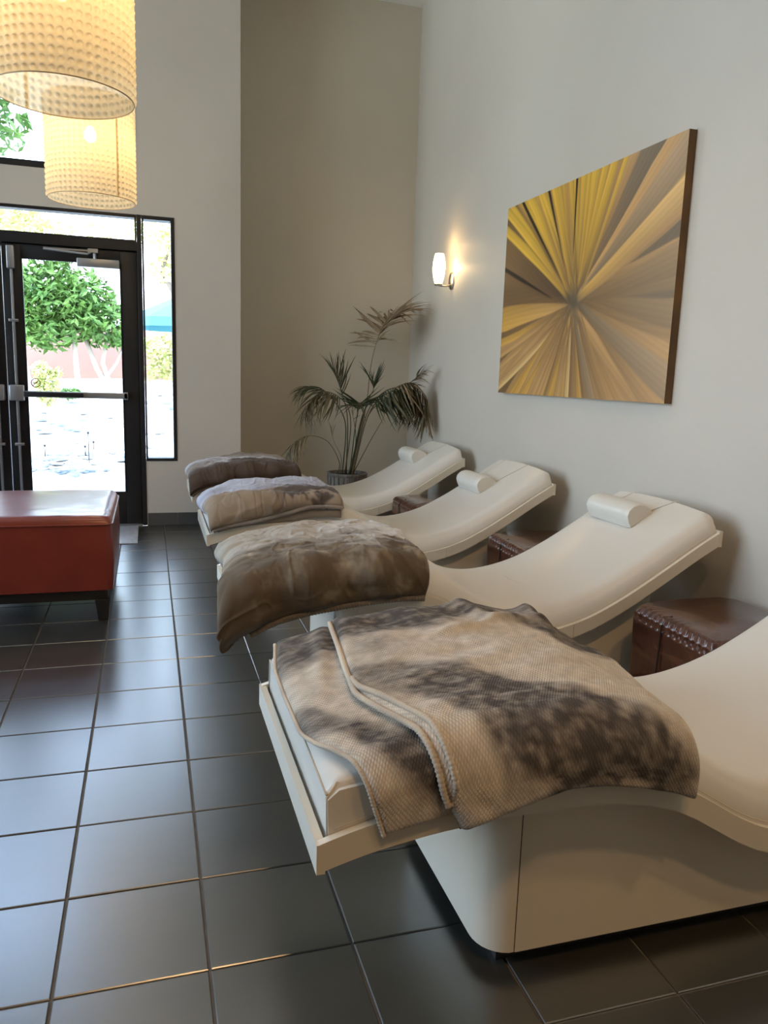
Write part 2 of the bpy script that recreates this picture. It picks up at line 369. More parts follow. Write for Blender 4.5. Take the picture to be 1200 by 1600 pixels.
# ------------------------------------------------------------------ loungers
BX = [.168,.25,.38,.54,.70,.83,.92,1.013,1.087,1.162,1.26,1.36,1.46,1.56,1.70,1.85,2.0,2.10]
BZ = [.360,.384,.405,.417,.418,.403,.374,.318,.270,.237,.222,.230,.252,.287,.358,.448,.542,.598]
_x = np.linspace(.168, 2.1, 400); _z = np.interp(_x, BX, BZ); _k = np.hanning(41); _k /= _k.sum()
_zp = np.concatenate([_z[0]-(_z[1:21]-_z[0])[::-1], _z, _z[-1]+(_z[-1]-_z[-21:-1][::-1])]); _zs = np.convolve(_zp, _k, 'valid')
def BB(x): return float(np.interp(x, _x, _zs))
W, CT, R0 = .735, .155, .05
XC = 1.15
LY = [.119, .119+1.32, .119+2.67, .119+4.0]          # near to far
def lounger(Yc, label, bol_x, bol_t):
    L = empty('lounger', (XC, Yc, 0), label, 'lounger', 'built-in vinyl relaxation loungers')
    hw = W/2
    def strip(prof, x0, x1, n, slope=False):
        P = []
        for i in range(n+1):
            x = x0+(x1-x0)*i/n; b = BB(x)
            for (y, z) in prof(x): P.append((x-XC, y, b+z))
        return P, n+1
    # U-shaped tray frame in two lengths with a hairline joint
    U = [(-hw,0),(hw,0),(hw,.055),(hw-.016,.055),(hw-.016,.026),(-hw+.016,.026),(-hw+.016,.055),(-hw,.055)]
    for (a, b, n) in ((.168, 1.455, 60), (1.4565, 2.1, 30)):
        P, k = strip(lambda x: U, a, b, n)
        m = MB(); m.grid(P, 8, k, closeu=True); m.f.append((7,6,5,2,1,0)[::-1]); m.f.append((2,3,4,5)) if 0 else None
        # end walls (foot lip and head lip)
        m.f.pop()
        for xx, s in ((a, 1), (b, -1)):
            last = 0 if s == 1 else (k-1)*8
            m.f.append(tuple(last+q for q in (0,1,2,3,4,5,6,7)))
        if a < .2:
            z0 = BB(.168); m.box(a-.002-XC, a+.014-XC, -hw-.0008, hw+.0008, z0-.001, z0+.0558)
        else:
            z0 = BB(2.1); m.box(b-.014-XC, b+.002-XC, -hw-.0008, hw+.0008, z0-.008, z0+.0552)
        m.build('frame', M_shell, L, autosmooth=35)
    # cushion
    P = []; n = 90; xa, xb = .190, 2.084
    for i in range(n+1):
        x = xa+(xb-xa)*i/n; b = BB(x)
        foot = max(0, 1-(x-xa)/.25); r = .05-.032*foot
        dz = 0; inset = .019
        for e, rr, lean in ((x-xa, .014, .012), (xb-x, .02, .01)):
            if e < rr: dz = max(dz, rr-math.sqrt(max(0, rr*rr-(rr-e)**2)))
        zt = CT-dz; row = []; y1 = hw-inset; lean = .012
        row.append((y1, .028)); row.append((y1+.002, .06)); 
        row.append((y1-lean*.5, zt-r-.006))
        for q in range(1, 6):
            a = PI/2*q/5; row.append((y1-lean-r+r*math.cos(a), zt-.012-r+r*math.sin(a)))
        yy = y1-lean-r
        for q in (.66, .33): row.append((yy*q, zt-.012*(q*q)))
        full = row+[(0, zt)]+[(-y, z) for y, z in row[::-1]]
        P += [(x-XC, y, b+z) for y, z in full]
    k = len(full)
    # end caps: bring bottom rows in under the foot
    m = MB(); m.grid(P, k, n+1); m.f.append(tuple(range(k))); m.f.append(tuple(n*k+q for q in range(k-1, -1, -1)))
    m.f += [(i*k, i*k+k-1, (i+1)*k+k-1, (i+1)*k) for i in range(n)]
    cu = m.build('cushion', M_vinyl, L, autosmooth=50)
    # piping seams on the foot corner and along the lower side
    pz = BB(xa); y1 = hw-.019
    for s in (-1, 1):
        MB().tube([(xa-.001-XC, s*(y1+.001), pz+.03), (xa-.001-XC, s*(y1-.012), pz+CT-.035), (xa+.02-XC, s*(y1-.020), pz+CT-.012)], .0022, 6).build('piping', M_seam, cu, smooth=True)
        pts = []
        for i in range(60):
            x = .20+(2.08-.20)*i/59; pts.append((x-XC, s*(y1+.0012), BB(x)+.062))
        MB().tube(pts, .0016, 5).build('piping', M_seam, cu, smooth=True)
    MB().tube([(xa-.001-XC, -(y1-.012), pz+CT-.030), (xa-.003-XC, 0, pz+CT-.016), (xa-.001-XC, y1-.012, pz+CT-.030)], .0022, 6).build('piping', M_seam, cu, smooth=True)
    # body with rounded corners, corner panel split off by a seam
    by = hw-.085; x0, x1 = .54, 1.86; r = .075
    pl = []
    for (cx, cy, a0) in ((x0+r, -by+r, 180), (x1-.02, -by+.02, 270), (x1-.02, by-.02, 0), (x0+r, by-r, 90)):
        rr = r if cx < 1 else .02
        for q in range(9): a = math.radians(a0+90*q/8); pl.append((cx+rr*math.cos(a), cy+rr*math.sin(a)))
    # densify the long sides so the top follows the curve
    dens = []
    for i in range(len(pl)):
        a, b = pl[i], pl[(i+1) % len(pl)]; dd = math.hypot(b[0]-a[0], b[1]-a[1]); nn = max(1, int(dd/.04))
        for q in range(nn): dens.append((a[0]+(b[0]-a[0])*q/nn, a[1]+(b[1]-a[1])*q/nn))
    def wall(sel, name):
        m = MB(); loops = sel; P = []
        for z in (0, 1): P += [(x-XC, y, .045 if z == 0 else BB(x)+.006) for x, y in loops]
        nn = len(loops); m.add(P, [(i, i+1, nn+i+1, nn+i) for i in range(nn-1)])
        ins = [((x-XC)*.994, y*.985, z_) for (x, y), z_ in zip(loops, [.045]*nn)]
        m.add([P[i] for i in range(nn)]+ins, [(i, i+1, nn+i+1, nn+i) for i in range(nn-1)])
        return m.build(name, M_shell, L, autosmooth=35)
    near = [p for p in dens if p[1] < 0 and p[0] >= .612]; 
    a = [p for p in dens if p[0] < .612]
    # order: start after the far side seam, round the foot end to the near seam
    idx = [i for i, p in enumerate(dens) if p[0] < .612]
    N = len(dens); start = next(i for i in idx if (i-1) % N not in idx)
    seq = []; i = start
    while i in idx: seq.append(dens[i]); i = (i+1) % N
    ys = seq[-1][1]; yf = seq[0][1]
    wall([(.6105, yf)]+seq+[(.6105, ys)], 'corner_panel')
    seq2 = []; 
    while i != start: seq2.append(dens[i]); i = (i+1) % N
    wall([(.6125, ys)]+seq2+[(.6125, yf)], 'side_panel')
    MB().box(x0+.05-XC, x1-.05-XC, -by+.04, by-.04, 0, .05).build('plinth', M_dark, L)
    # bolster: D-section head roll with straps over the head end
    bl = MB(); Lb, Db, Hb = .33, .135, .082; rows = []
    prof = [(0, 0), (.002, .4), (.06, .72), (.2, .93), (.4, 1), (.62, .92), (.82, .68), (.94, .38), (1.0, .06), (.97, 0)]
    slope = math.atan2(BB(2.0)-BB(1.85), .15); nb = 16
    for i in range(nb+1):
        yy = -Lb/2+Lb*i/nb; e = min(i, nb-i)*Lb/nb; sc1 = 1 if e > .02 else (.9 if e <= 0 else .985)
        for (u, h) in prof: rows.append(((u-.5)*Db*sc1, yy, h*Hb*sc1))
    bl.grid(rows, 10, nb+1, closeu=True); bl.f.append(tuple(range(10))); bl.f.append(tuple(nb*10+q for q in range(9, -1, -1)))
    bo = bl.build('head_bolster', M_vinyl, L, autosmooth=50)
    bo.location = (bol_x+.065-XC, bol_t, BB(bol_x+.065)+CT-.001); bo.rotation_euler = (0, -slope*.93, 0)
    for s, ty in ((.14, .0), (-.14, -.04)):
        pts = []
        for q in range(12):
            x = bol_x+.12+(2.074-bol_x-.12)*q/11; yv = bol_t+s*.95+ty*q/11-.02*q/11
            pts.append((x-XC, yv, BB(x)+CT-.0125*(yv/.3)**2+.0005-(.006 if q == 11 else 0)))
        pts.append((2.087-XC, pts[-1][1], BB(2.1)+CT-.035)); pts.append((2.087-XC, pts[-1][1], BB(2.1)+CT-.08))
        MB().tube(pts, .0075, 6, flat=.3).build('strap', M_vinyl, L, smooth=True)
    return L
def crease(L, pts):
    MB().tube([(x-XC, y, BB(x)+CT-.0122*(y/.3)**2-.0006) for x, y in pts], [.0006]+[.0034]*(len(pts)-2)+[.0006], 6, flat=.6).build('crease', M_vinyl, L, smooth=True)
lounger(LY[0], 'cream wave lounger nearest the camera, under the knitted throw, cut off at right', 1.86, .085)
_l = lounger(LY[1], 'cream wave lounger second from the camera, under the olive brown blanket', 1.86, .085)
crease(_l, [(1.36, .10), (1.37, .06), (1.365, .02), (1.375, -.03), (1.385, -.08)])
_l = lounger(LY[2], 'cream vinyl wave lounger third from the camera, under the pale grey blanket', 1.76, .10)
lounger(LY[3], 'cream vinyl wave lounger farthest from the camera, beside the potted palm', 1.80, .10)

# ------------------------------------------------------------------ blankets: sheets laid over the lounger's foot end
def drape(s, t, n, Yc):
    ex, en, ef = .168+R0, -W/2+R0, W/2-R0
    def arc(o):
        th = min(max(o, 0)/R0, PI/2); ext = max(o-R0*PI/2, 0)
        return (R0+n)*math.sin(th), (R0+n)*(1-math.cos(th))+ext
    x, y, dz = s, t, 0
    if s < ex: a, d = arc(ex-s); x = ex-a; dz += d
    if t < en: a, d = arc(en-t); y = en-a; dz += d
    if t > ef: a, d = arc(t-ef); y = ef+a; dz += d
    return (x, y+Yc, BB(max(x, .168))+CT+n-dz)
def interp(pts):
    xs_ = [p[0] for p in pts]; ys_ = [p[1] for p in pts]
    return lambda v: float(np.interp(v, xs_, ys_))
def smooth_interp(pts):
    xs_ = np.array([p[0] for p in pts]); ys_ = np.array([p[1] for p in pts])
    q = np.linspace(0, 1, 201); z = np.interp(q, xs_, ys_); kk = np.hanning(23); kk /= kk.sum()
    z = np.convolve(np.concatenate([2*z[0]-z[1:12][::-1], z, 2*z[-1]-z[-12:-1][::-1]]), kk, 'valid')
    return lambda v: float(np.interp(v, q, z))
def sheet(name, mat, parent, Yc, sL, sR, tF, tN, h, colf, nu=120, nv=110, nb=.004, edge=.03, wr=.006, wf=None, seed=0, org=(0,0,0), hmod=None, crs=0):
    sL, sR, tF, tN = [smooth_interp(a) for a in (sL, sR, tF, tN)]
    top = []; bot = []; cols = []; uvs = []; ST = []
    for j in range(nv+1):
        v = j/nv
        for i in range(nu+1):
            u = i/nu
            s = sL(v)*(1-u)+sR(v)*u; t = tF(u)*(1-v)+tN(u)*v
            ls = abs(sR(v)-sL(v)); lt = abs(tF(u)-tN(u))
            d = min(u*ls, (1-u)*ls, v*lt, (1-v)*lt)
            # rounded soft border (smooth min)
            e = 1
            for q in (u*ls, (1-u)*ls, v*lt, (1-v)*lt):
                k = min(1, q/edge); e *= math.sqrt(max(0, 1-(1-k)**2))
            hh = h*(hmod(u, v) if hmod else 1)
            n = nb+hh*e
            amp = wr*min(1, d/.04)
            n += amp*(fbm(s*5+seed, t*8, seed, 2)*1.3+(1-abs(fbm(s*9+fbm(t*5, s*4, seed, 2), t*13+seed, 3+seed, 2))*2.2)*.35)
            if crs:
                q = fbm(s*6+seed+.5*fbm(s*3, t*3, seed, 2), t*8, 40+seed, 2); n += crs*max(0, 1-abs(q)*7)**2*min(1, d/.03)
                q = fbm(s*13+seed, t*9+.6*fbm(s*4, t*4, seed, 2), 60+seed, 2); n -= crs*.6*max(0, 1-abs(q)*8)**2*min(1, d/.03)
            if wf: n += wf(u, v, s, t)*min(1, d/.02)
            n = max(n, nb+.0015)
            top.append(Vector(drape(s, t, n, Yc))-Vector(org)); bot.append(Vector(drape(s, t, nb if e > 0 else n, Yc))-Vector(org))
            cols.append(colf(u, v, s, t)); uvs.append((s, t)); ST.append(n)
    nU, nV = nu+1, nv+1; N = nU*nV
    m = MB(); m.grid(top, nU, nV)
    fb = []
    for j in range(nv):
        for i in range(nu): a = j*nU+i; fb.append((N+a, N+a+nU, N+a+nU+1, N+a+1))
    m.v += [tuple(b) for b in bot]; m.f += fb
    ring = [i for i in range(nU)]+[j*nU+nu for j in range(1, nV)]+[nv*nU+i for i in range(nu-1, -1, -1)]+[j*nU for j in range(nv-1, 0, -1)]
    for a in range(len(ring)): p, q = ring[a], ring[(a+1) % len(ring)]; m.f.append((p, N+p, N+q, q))
    me = bpy.data.meshes.new(name); me.from_pydata(m.v, [], m.f)
    ca_ = me.color_attributes.new('Col', 'FLOAT_COLOR', 'POINT')
    cc = np.ones((2*N, 4), np.float32); cc[:N, :3] = cols; cc[N:, :3] = cols; ca_.data.foreach_set('color', cc.ravel())
    uvl = me.uv_layers.new(name='UVMap'); li = np.empty(len(me.loops), np.int32); me.loops.foreach_get('vertex_index', li)
    U = np.array(uvs+uvs, np.float32); uvl.data.foreach_set('uv', U[li].ravel())
    me.shade_smooth(); me.materials.append(mat)
    o = bpy.data.objects.new(name, me); C.objects.link(o); o.parent = parent
    bm = bmesh.new(); bm.from_mesh(me); bmesh.ops.recalc_face_normals(bm, faces=bm.faces); bm.to_mesh(me); bm.free()
    return o, (sL, sR, tF, tN)
def mix(a, b, k): k = max(0, min(1, k)); return tuple(x*(1-k)+y*k for x, y in zip(a, b))
def sst(a, b, x): k = max(0, min(1, (x-a)/(b-a))); return k*k*(3-2*k)

def hem(parent, mat_col, pts, r=.007, name='hem', rib=.0012, pitch=.007):
    # ribbed welt: densified tube whose radius pulses along its length
    P = [Vector(p) for p in pts]; out = []; rs = []; acc = 0
    cum = [0]
    for a, b in zip(P, P[1:]): cum.append(cum[-1]+(b-a).length)
    n = int(cum[-1]/(pitch/3)); xs_ = np.linspace(0, cum[-1], n)
    A = np.array([[*p] for p in P])
    for c in xs_:
        out.append(tuple(float(np.interp(c, cum, A[:, k])) for k in range(3))); rs.append(r+rib*math.sin(2*PI*c/pitch))
    return MB().tube(out, rs, 7).build(name, mat_col, parent, smooth=True)
M_hem_cream = pmat('hem_cream', (.62, .53, .40), .9, sheen=.4, col2=(.44, .37, .29), vscale=9)
M_hem_brown = pmat('hem_brown', (.12, .09, .062), .9, sheen=.4, col2=(.2, .16, .12), vscale=12)
M_hem_grey = pmat('hem_grey', (.33, .29, .25), .9, sheen=.4, col2=(.16, .13, .12), vscale=5)

# --- near knitted throw
CR, DK, MD = (.60, .525, .43), (.080, .069, .063), (.27, .235, .20)
def n2(s, t, k=0): return fbm(s*5+k, t*6, k, 4)
def nz(s, t, k, f=4.0): return fbm(s*f+k, t*f*1.1+k, k*1.7, 2)
def band(x, c, hw, soft=.035): return sst(hw+soft, hw-soft, abs(x-c)) if 0 else 1-sst(hw-soft, hw+soft, abs(x-c))
def col_low(u, v, s, t):
    n = nz(s, t, 2)*.05+nz(s, t, 6, 14)*.02; tt = t+n
    k = sst(.11, .20, tt)*.92
    c = float(np.interp(s, [.18, .22, .27, .33, .45], [-.14, -.19, -.30, -.35, -.40]))
    k = max(k, band(tt, c, .055+.02*s)*(.78 if s < .26 else .95))
    k = k*(1+fbm(s*26+3, t*60, 21, 3)*.35+.2*nz(s, t, 4, 18)-.06)+.08*fbm(s*60, t*60, 5, 2)
    return mix(CR, DK, k)
def col_up(u, v, s, t):
    n = nz(s, t, 9)*.045+nz(s, t, 11, 14)*.025; tt = t+n
    k = sst(.15, .21, tt+.13*sst(.78, .92, s))*(1-.8*math.exp(-((s-.86-n)/.035)**2-((t-.24)/.07)**2))
    k = max(k, .55*math.exp(-((s-.40)/.05)**2-((t-.09)/.07)**2))
    c = float(np.interp(s, [.30, .42, .50, .65, .84, 1.0], [-.05, -.13, -.25, -.335, -.40, -.42]))
    hw = float(np.interp(s, [.30, .42, .5, .65, .84, 1.0], [.09, .125, .155, .125, .07, .03]))
    k = max(k, band(tt, c, hw, .04)*float(np.interp(s+n, [.30, .40, .5, .84, .90, .94], [.55, .75, 1, 1, .75, .35])))
    k = max(k, .65*math.exp(-((s-.72+n)/.12)**2-((t+.44)/.05)**2))
    mot = fbm(s*26+3, t*70, 21, 3)*.34+fbm(s*11, t*16, 31, 3)*.22
    k = k*(1+mot-.10)+.10*fbm(s*60, t*60, 5, 2)*(.3+k)+.10*max(0, mot)*sst(.0, -.2, t)
    return mix(CR, DK, max(0, k))
def lay(label, Yc, grp='folded blankets on the lounger foot ends', name='blanket'):
    e = empty(name, (.5, Yc, 0), label, 'blanket', grp); return e, (.5, Yc, 0)
bk, og = lay('cream and charcoal knitted throw spread open over the nearest lounger, edge folded back', LY[0], name='throw_blanket')
def wf_low(u, v, s, t):
    f = lambda a, b, w, h: h*math.exp(-((s-a-b*(t-.1))/w)**2)*sst(-.15, .1, t)
    return f(.27, .22, .022, .009)+f(.35, .3, .02, .007)
lo_, bL = sheet('lower_fold', M_knit, bk, LY[0],
    sL=[(0, .205), (.18, .185), (.35, .183), (.6, .184), (.7, .200), (.78, .225), (.88, .255), (1, .285)],
    sR=[(0, .80), (1, .60)], tF=[(0, .335), (1, .345)], tN=[(0, -.468), (1, -.46)],
    h=.015, colf=col_low, wr=.004, edge=.012, wf=wf_low, org=og, nu=90, nv=120)
def wf_up(u, v, s, t):
    z = 0
    # shallow folds running from the far edge, plus one ridge at the top middle
    z += .030*math.exp(-((s-.90-.10*(t-.3))/.035)**2)*sst(.05, .25, t)
    z += .016*math.exp(-((s-.72+.25*(t-.25))/.03)**2)*sst(.08, .22, t)
    z += .012*math.exp(-((t-.155-.05*math.sin(s*9))/.018)**2)*sst(.5, .62, s)*(1-sst(.9, 1.0, s))
    z += .006*math.sin(s*30+t*14)*sst(-.1, .25, t)
    z += .012*math.sin(s*13+1.0)*sst(.30, .46, -t)
    z += .022*math.exp(-((t+.02)/.25)**2)*sst(.93, 1.05, s)
    return z
up_, bU = sheet('upper_fold', M_knit, bk, LY[0],
    sL=[(0, .345), (.2, .329), (.38, .312), (.55, .300), (.64, .322), (.76, .357), (.86, .380), (.92, .397), (1, .425)],
    sR=[(0, 1.07), (.2, 1.08), (.45, 1.03), (.7, .955), (.85, .93), (1, .925)],
    tF=[(0, .325), (.5, .34), (1, .33)], tN=[(0, -.487), (.12, -.475), (.26, -.458), (.42, -.442), (.6, -.447), (.8, -.455), (1, -.455)],
    h=.022, colf=col_up, wr=.007, nb=.022, edge=.014, wf=wf_up, org=og, nu=130, nv=130)
sL, sR, tF, tN = bU
def upt(s, t, n): return Vector(drape(s, t, n, LY[0]))-Vector(og)
pts = [upt(sL(v)-.004, tF(0)*(1-v)+tN(0)*v, .034) for v in np.linspace(.01, .90, 60)]
pts += [upt(sL(.90)+.004, -.428, .034), upt(sL(.90)+.013, -.424, .032)]
pts += [upt(sL(v)+.017*sst(.46, .66, v)+.001, tF(0)*(1-v)+tN(0)*v, .037+.010*sst(.46, .6, v)) for v in np.linspace(.88, .46, 34)]
hem(bk, M_hem_cream, pts, .0062, rib=.0011, pitch=.0085)
pts = [upt(bL[0](v), bL[2](0)*(1-v)+bL[3](0)*v, .012) for v in np.linspace(0, 1, 60)]
hem(bk, M_hem_cream, pts, .0045, rib=.0008)
pts = [upt(sL(0)*(1-u)+sR(0)*u, tF(u), .030) for u in np.linspace(0, 1, 60)]
hem(bk, M_hem_grey, pts, .006)

# --- three folded plush blankets
def folded(k, label, sL, sR, tF, tN, h, colf, seed, hemmat, wf=None, hmod=None, second=True, extra=.018):
    Yc = LY[k]; b, og = lay(label, Yc)
    o, bd = sheet('folded_cover', M_plush, b, Yc, sL, sR, tF, tN, h, colf, nu=170, nv=140, wr=.009, edge=.045, seed=seed, org=og, crs=.0055, wf=wf, hmod=hmod, nb=.012)
    sL_, sR_, tF_, tN_ = bd
    if second:   # inner layer showing just under the top one along the near side
        sheet('inner_fold', M_plush, b, Yc, [(0, sL_(.5)+.04), (1, sL_(1)+.03)], [(0, sR_(.5)-.05), (1, sR_(1)-.015)], [(0, tN_(.2)+.25), (1, tN_(.8)+.25)],
              [(0, tN_(0)-.5*extra), (.5, tN_(.5)-extra), (1, tN_(1)-extra)], .009, colf, nu=70, nv=40, wr=.003, edge=.01, seed=seed+3, org=og, nb=.003)
    P = []
    for u in np.linspace(.02, .985, 70):
        s = sL_(1)*(1-u)+sR_(1)*u; P.append(Vector(drape(s, tN_(u)-.004, .026, Yc))-Vector(og))
    hem(b, hemmat, P, .011, rib=.0016, pitch=.011)
    P = []
    for v in np.linspace(.02, .98, 60):
        s = sL_(v); t = tF_(0)*(1-v)+tN_(0)*v; P.append(Vector(drape(s+.002, t, .015, Yc))-Vector(og))
    hem(b, hemmat, P, .006, rib=.001, pitch=.011)
    return b
OL, LG, WH = (.115, .085, .055), (.36, .33, .28), (.60, .60, .61)
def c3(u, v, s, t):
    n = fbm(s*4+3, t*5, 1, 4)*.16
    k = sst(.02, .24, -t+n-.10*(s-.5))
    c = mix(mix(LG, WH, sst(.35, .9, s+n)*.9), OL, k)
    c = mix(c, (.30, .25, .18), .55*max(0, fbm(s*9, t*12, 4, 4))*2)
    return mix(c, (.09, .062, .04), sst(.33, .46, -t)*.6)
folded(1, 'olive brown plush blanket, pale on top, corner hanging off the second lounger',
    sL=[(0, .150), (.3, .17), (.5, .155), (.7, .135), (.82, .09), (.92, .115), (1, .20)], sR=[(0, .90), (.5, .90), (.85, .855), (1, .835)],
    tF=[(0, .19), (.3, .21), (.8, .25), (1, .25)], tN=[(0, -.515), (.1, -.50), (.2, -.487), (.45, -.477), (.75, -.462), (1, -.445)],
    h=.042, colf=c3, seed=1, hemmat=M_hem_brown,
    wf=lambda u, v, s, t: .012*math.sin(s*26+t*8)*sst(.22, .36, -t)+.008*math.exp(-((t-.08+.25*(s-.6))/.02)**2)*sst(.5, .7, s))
GB, TN, BR = (.43, .455, .54), (.25, .19, .13), (.085, .065, .055)  # pale grey top; GB has bluish window light painted into its colour
def c2(u, v, s, t):
    n = fbm(s*4+8, t*5, 6, 4)*.12; q = -t+n
    c = mix(GB, (.25, .25, .29), sst(-.25, .0, q)*.35+.5*max(0, fbm(s*5, t*18+4, 2, 3)))
    c = mix(c, mix(TN, BR, sst(.40, .6, s+n)), sst(.15, .24, q+.10*(s-.4)))
    c = mix(c, (.34, .28, .22), sst(.345, .37, q)*sst(.2, .3, s)*.8)
    return c
folded(2, 'pale grey plush blanket with tan and brown near edge on the third lounger',
    sL=[(0, .155), (.5, .165), (1, .19)], sR=[(0, .90), (.6, .90), (1, .87)],
    tF=[(0, .13), (1, .27)], tN=[(0, -.425), (.3, -.42), (.7, -.375), (1, -.362)],
    h=.045, colf=c2, seed=5, hemmat=M_hem_grey, extra=.045,
    wf=lambda u, v, s, t: .010*math.sin(s*12+t*30))
def c1(u, v, s, t):
    n = fbm(s*4+18, t*5, 16, 4)*.16; q = -t+n
    c = mix((.22, .18, .15), (.50, .51, .56), math.exp(-((q-.02-.3*(s-.3))/.10)**2)*.9)
    return mix(c, (.075, .050, .036), sst(.15, .26, q+.16*(s-.3)))
folded(3, 'dark brown and grey plush blanket folded over the farthest lounger by the door wall',
    sL=[(0, .155), (1, .165)], sR=[(0, .86), (.6, .89), (1, .90)],
    tF=[(0, .12), (.6, .22), (1, .27)], tN=[(0, -.43), (.3, -.42), (.7, -.40), (1, -.375)],
    h=.045, colf=c1, seed=9, hemmat=M_hem_brown, wf=lambda u, v, s, t: .008*math.sin(s*34+t*12)*sst(.1, .3, -t))

# ------------------------------------------------------------------ painting
def painting():
    y0, y1, z0, z1 = 1.598, 3.375, 1.142, 2.318; th = .042
    P = empty('painting', (WX, (y0+y1)/2, (z0+z1)/2), 'large canvas print of twisted golden yellow and brown leaf blades on the right wall', 'painting')
    NU, NV = 300, 200
    U, V = np.meshgrid(np.linspace(0, 1, NU), np.linspace(0, 1, NV))   # U from far (photo left) to near, V up
    A = 1.5
    img = np.zeros((NV, NU, 3)); img[:] = (.075, .050, .035)
    cx, cy = .512, .440
    def blade(ang, a2, r1, w0, w1, ca_, cb, off=0, curve=0, soft=.006):
        # blade leaving the heart at ang, widening from w0 to w1, colour ca (root) to cb (tip)
        nonlocal img
        X = (U-cx)*A; Y = (V-cy); c, s = math.cos(ang), math.sin(ang)
        u = X*c+Y*s; v = -X*s+Y*c-off-curve*u*u
        hwid = w0+(w1-w0)*np.clip(u/r1, 0, 1)
        m = np.clip((hwid-np.abs(v))/soft, 0, 1)*np.clip((u-a2)/.05, 0, 1)
        g = np.clip(u/r1, 0, 1)[..., None]
        col = np.array(ca_)*(1-g)+np.array(cb)*g
        sh = (.62+.38*np.clip((v/hwid+1)/2, 0, 1))[..., None]
        st_ = 1+.10*np.sin(v*260+ang*9)[..., None]*.5
        img = img*(1-m[..., None])+col*sh*st_*m[..., None]
    R = random.Random(4)
    YE, GO, TA, BRN, GR = (.74, .49, .075), (.60, .37, .10), (.52, .33, .155), (.20, .125, .065), (.20, .16, .115)
    d = math.radians
    # background wedges by direction
    for a, w, c0, c1_ in [(8, .3, BRN, GR), (-20, .34, BRN, TA), (-50, .34, BRN, TA), (-80, .3, BRN, GO), (-115, .3, BRN, TA), (-150, .3, BRN, BRN), (180, .3, BRN, BRN), (150, .3, (.06, .04, .03), BRN), (120, .3, BRN, GO), (90, .3, BRN, GO), (60, .3, BRN, TA), (35, .34, BRN, GR)]:
        blade(d(a), 0, .8, .02, w, c0, c1_, soft=.05)
    L = [(178, .012, .07, TA, GO, .03), (200, .01, .06, BRN, TA, 0), (214, .012, .07, BRN, TA, 0), (226, .01, .05, TA, GO, -.01), (238, .01, .04, TA, YE, 0),
         (-62, .012, .035, BRN, TA, .02), (-70, .012, .04, TA, GO, 0), (-80, .014, .04, BRN, TA, .01), (-88, .012, .035, TA, TA, -.01), (-97, .015, .045, TA, GO, 0), (-106, .012, .04, GO, YE, -.02), (-118, .01, .04, BRN, GO, -.02),
         (-48, .02, .10, BRN, TA, .0), (-40, .018, .055, TA, TA, -.02), (-28, .02, .10, BRN, TA, .02), (-14, .018, .09, BRN, TA, .05), (-6, .012, .06, GR, GR, .08), (2, .012, .06, BRN, TA, .09),
         (52, .014, .07, BRN, TA, -.02), (42, .015, .09, BRN, GR, -.0), (33, .018, .09, TA, TA, -.0), (24, .02, .055, GO, (.5, .33, .13), -.0), (17, .014, .03, TA, TA, .0)]
    for a, w0, w1, c0, c1_, off in L: blade(d(a), .02, .7, w0, w1, c0, c1_, off*.6, curve=.08)
    for k in range(26):
        a = 60+k*3.4+R.uniform(-1.5, 1.5)
        c0, c1_ = R.choice([(TA, YE), (BRN, YE), (TA, GO), (GO, YE), (BRN, GO)])
        blade(d(a), R.uniform(0, .08), .6, R.uniform(.004, .009), R.uniform(.016, .032), tuple(x*.6 for x in c0), c1_, R.uniform(-.03, .03), curve=.06)
    for k in range(34):
        a = 188+k*3.6+R.uniform(-2, 2); c0, c1_ = R.choice([(BRN, TA), (BRN, TA), (BRN, GO), (TA, (.70, .52, .26)), (BRN, (.30, .19, .09))])
        blade(d(a), R.uniform(0, .12), .5, R.uniform(.004, .008), R.uniform(.014, .034), c0, c1_, R.uniform(-.03, .03), curve=R.uniform(-.1, .15))
    for k in range(9):
        a = -64+k*12+R.uniform(-3, 3); c0, c1_ = R.choice([(BRN, TA), (BRN, (.40, .27, .15)), (GR, (.42, .30, .19))])
        blade(d(a), R.uniform(.02, .15), .8, .01, R.uniform(.04, .08), c0, c1_, R.uniform(-.03, .05), curve=.06, soft=.012)
    blade(d(24), .02, .7, .02, .05, GO, (.68, .46, .20), 0, curve=.03)
    for a, off in ((62, .02), (70, 0), (79, -.02), (112, .01), (128, .02), (147, .01)): blade(d(a), .06, .6, .006, .030, tuple(x*.7 for x in GO), YE, off, curve=.05)
    for a, off in ((92, .03), (118, .015), (136, .01), (160, .04)): blade(d(a), .2, .6, .0, .014, (.02, .015, .01), (.015, .01, .008), off)
    X = (U-cx)*A; Y = V-cy; r = np.hypot(X, Y)
    k = np.exp(-(r/.085)**2)[..., None]; img = img*(1-k*.75)+np.array((.095, .085, .065))*k*.75
    k = np.exp(-((X-.65)/.35)**2-((Y+.0)/.22)**2)[..., None]*.45; img = img*(1-k)+np.array((.20, .16, .11))*k
    img = np.clip(img*np.array((1.18, 1.06, .86)), 0, 1)
    mb = MB(); pts = [(-th, (y1-(y1-y0)*u)-(y0+y1)/2, z0+(z1-z0)*v-(z0+z1)/2) for v in np.linspace(0, 1, NV) for u in np.linspace(0, 1, NU)]
    mb.grid(pts, NU, NV); me = bpy.data.meshes.new('canvas_print'); me.from_pydata(mb.v, [], mb.f)
    ca_ = me.color_attributes.new('Col', 'FLOAT_COLOR', 'POINT'); cc = np.ones((NU*NV, 4), np.float32); cc[:, :3] = img.reshape(-1, 3); ca_.data.foreach_set('color', cc.ravel())
    m, n, l, b = newmat('canvas_print'); a = n.new('ShaderNodeVertexColor'); a.layer_name = 'Col'; l.new(a.outputs[0], b.inputs['Base Color']); b.inputs['Roughness'].default_value = .42
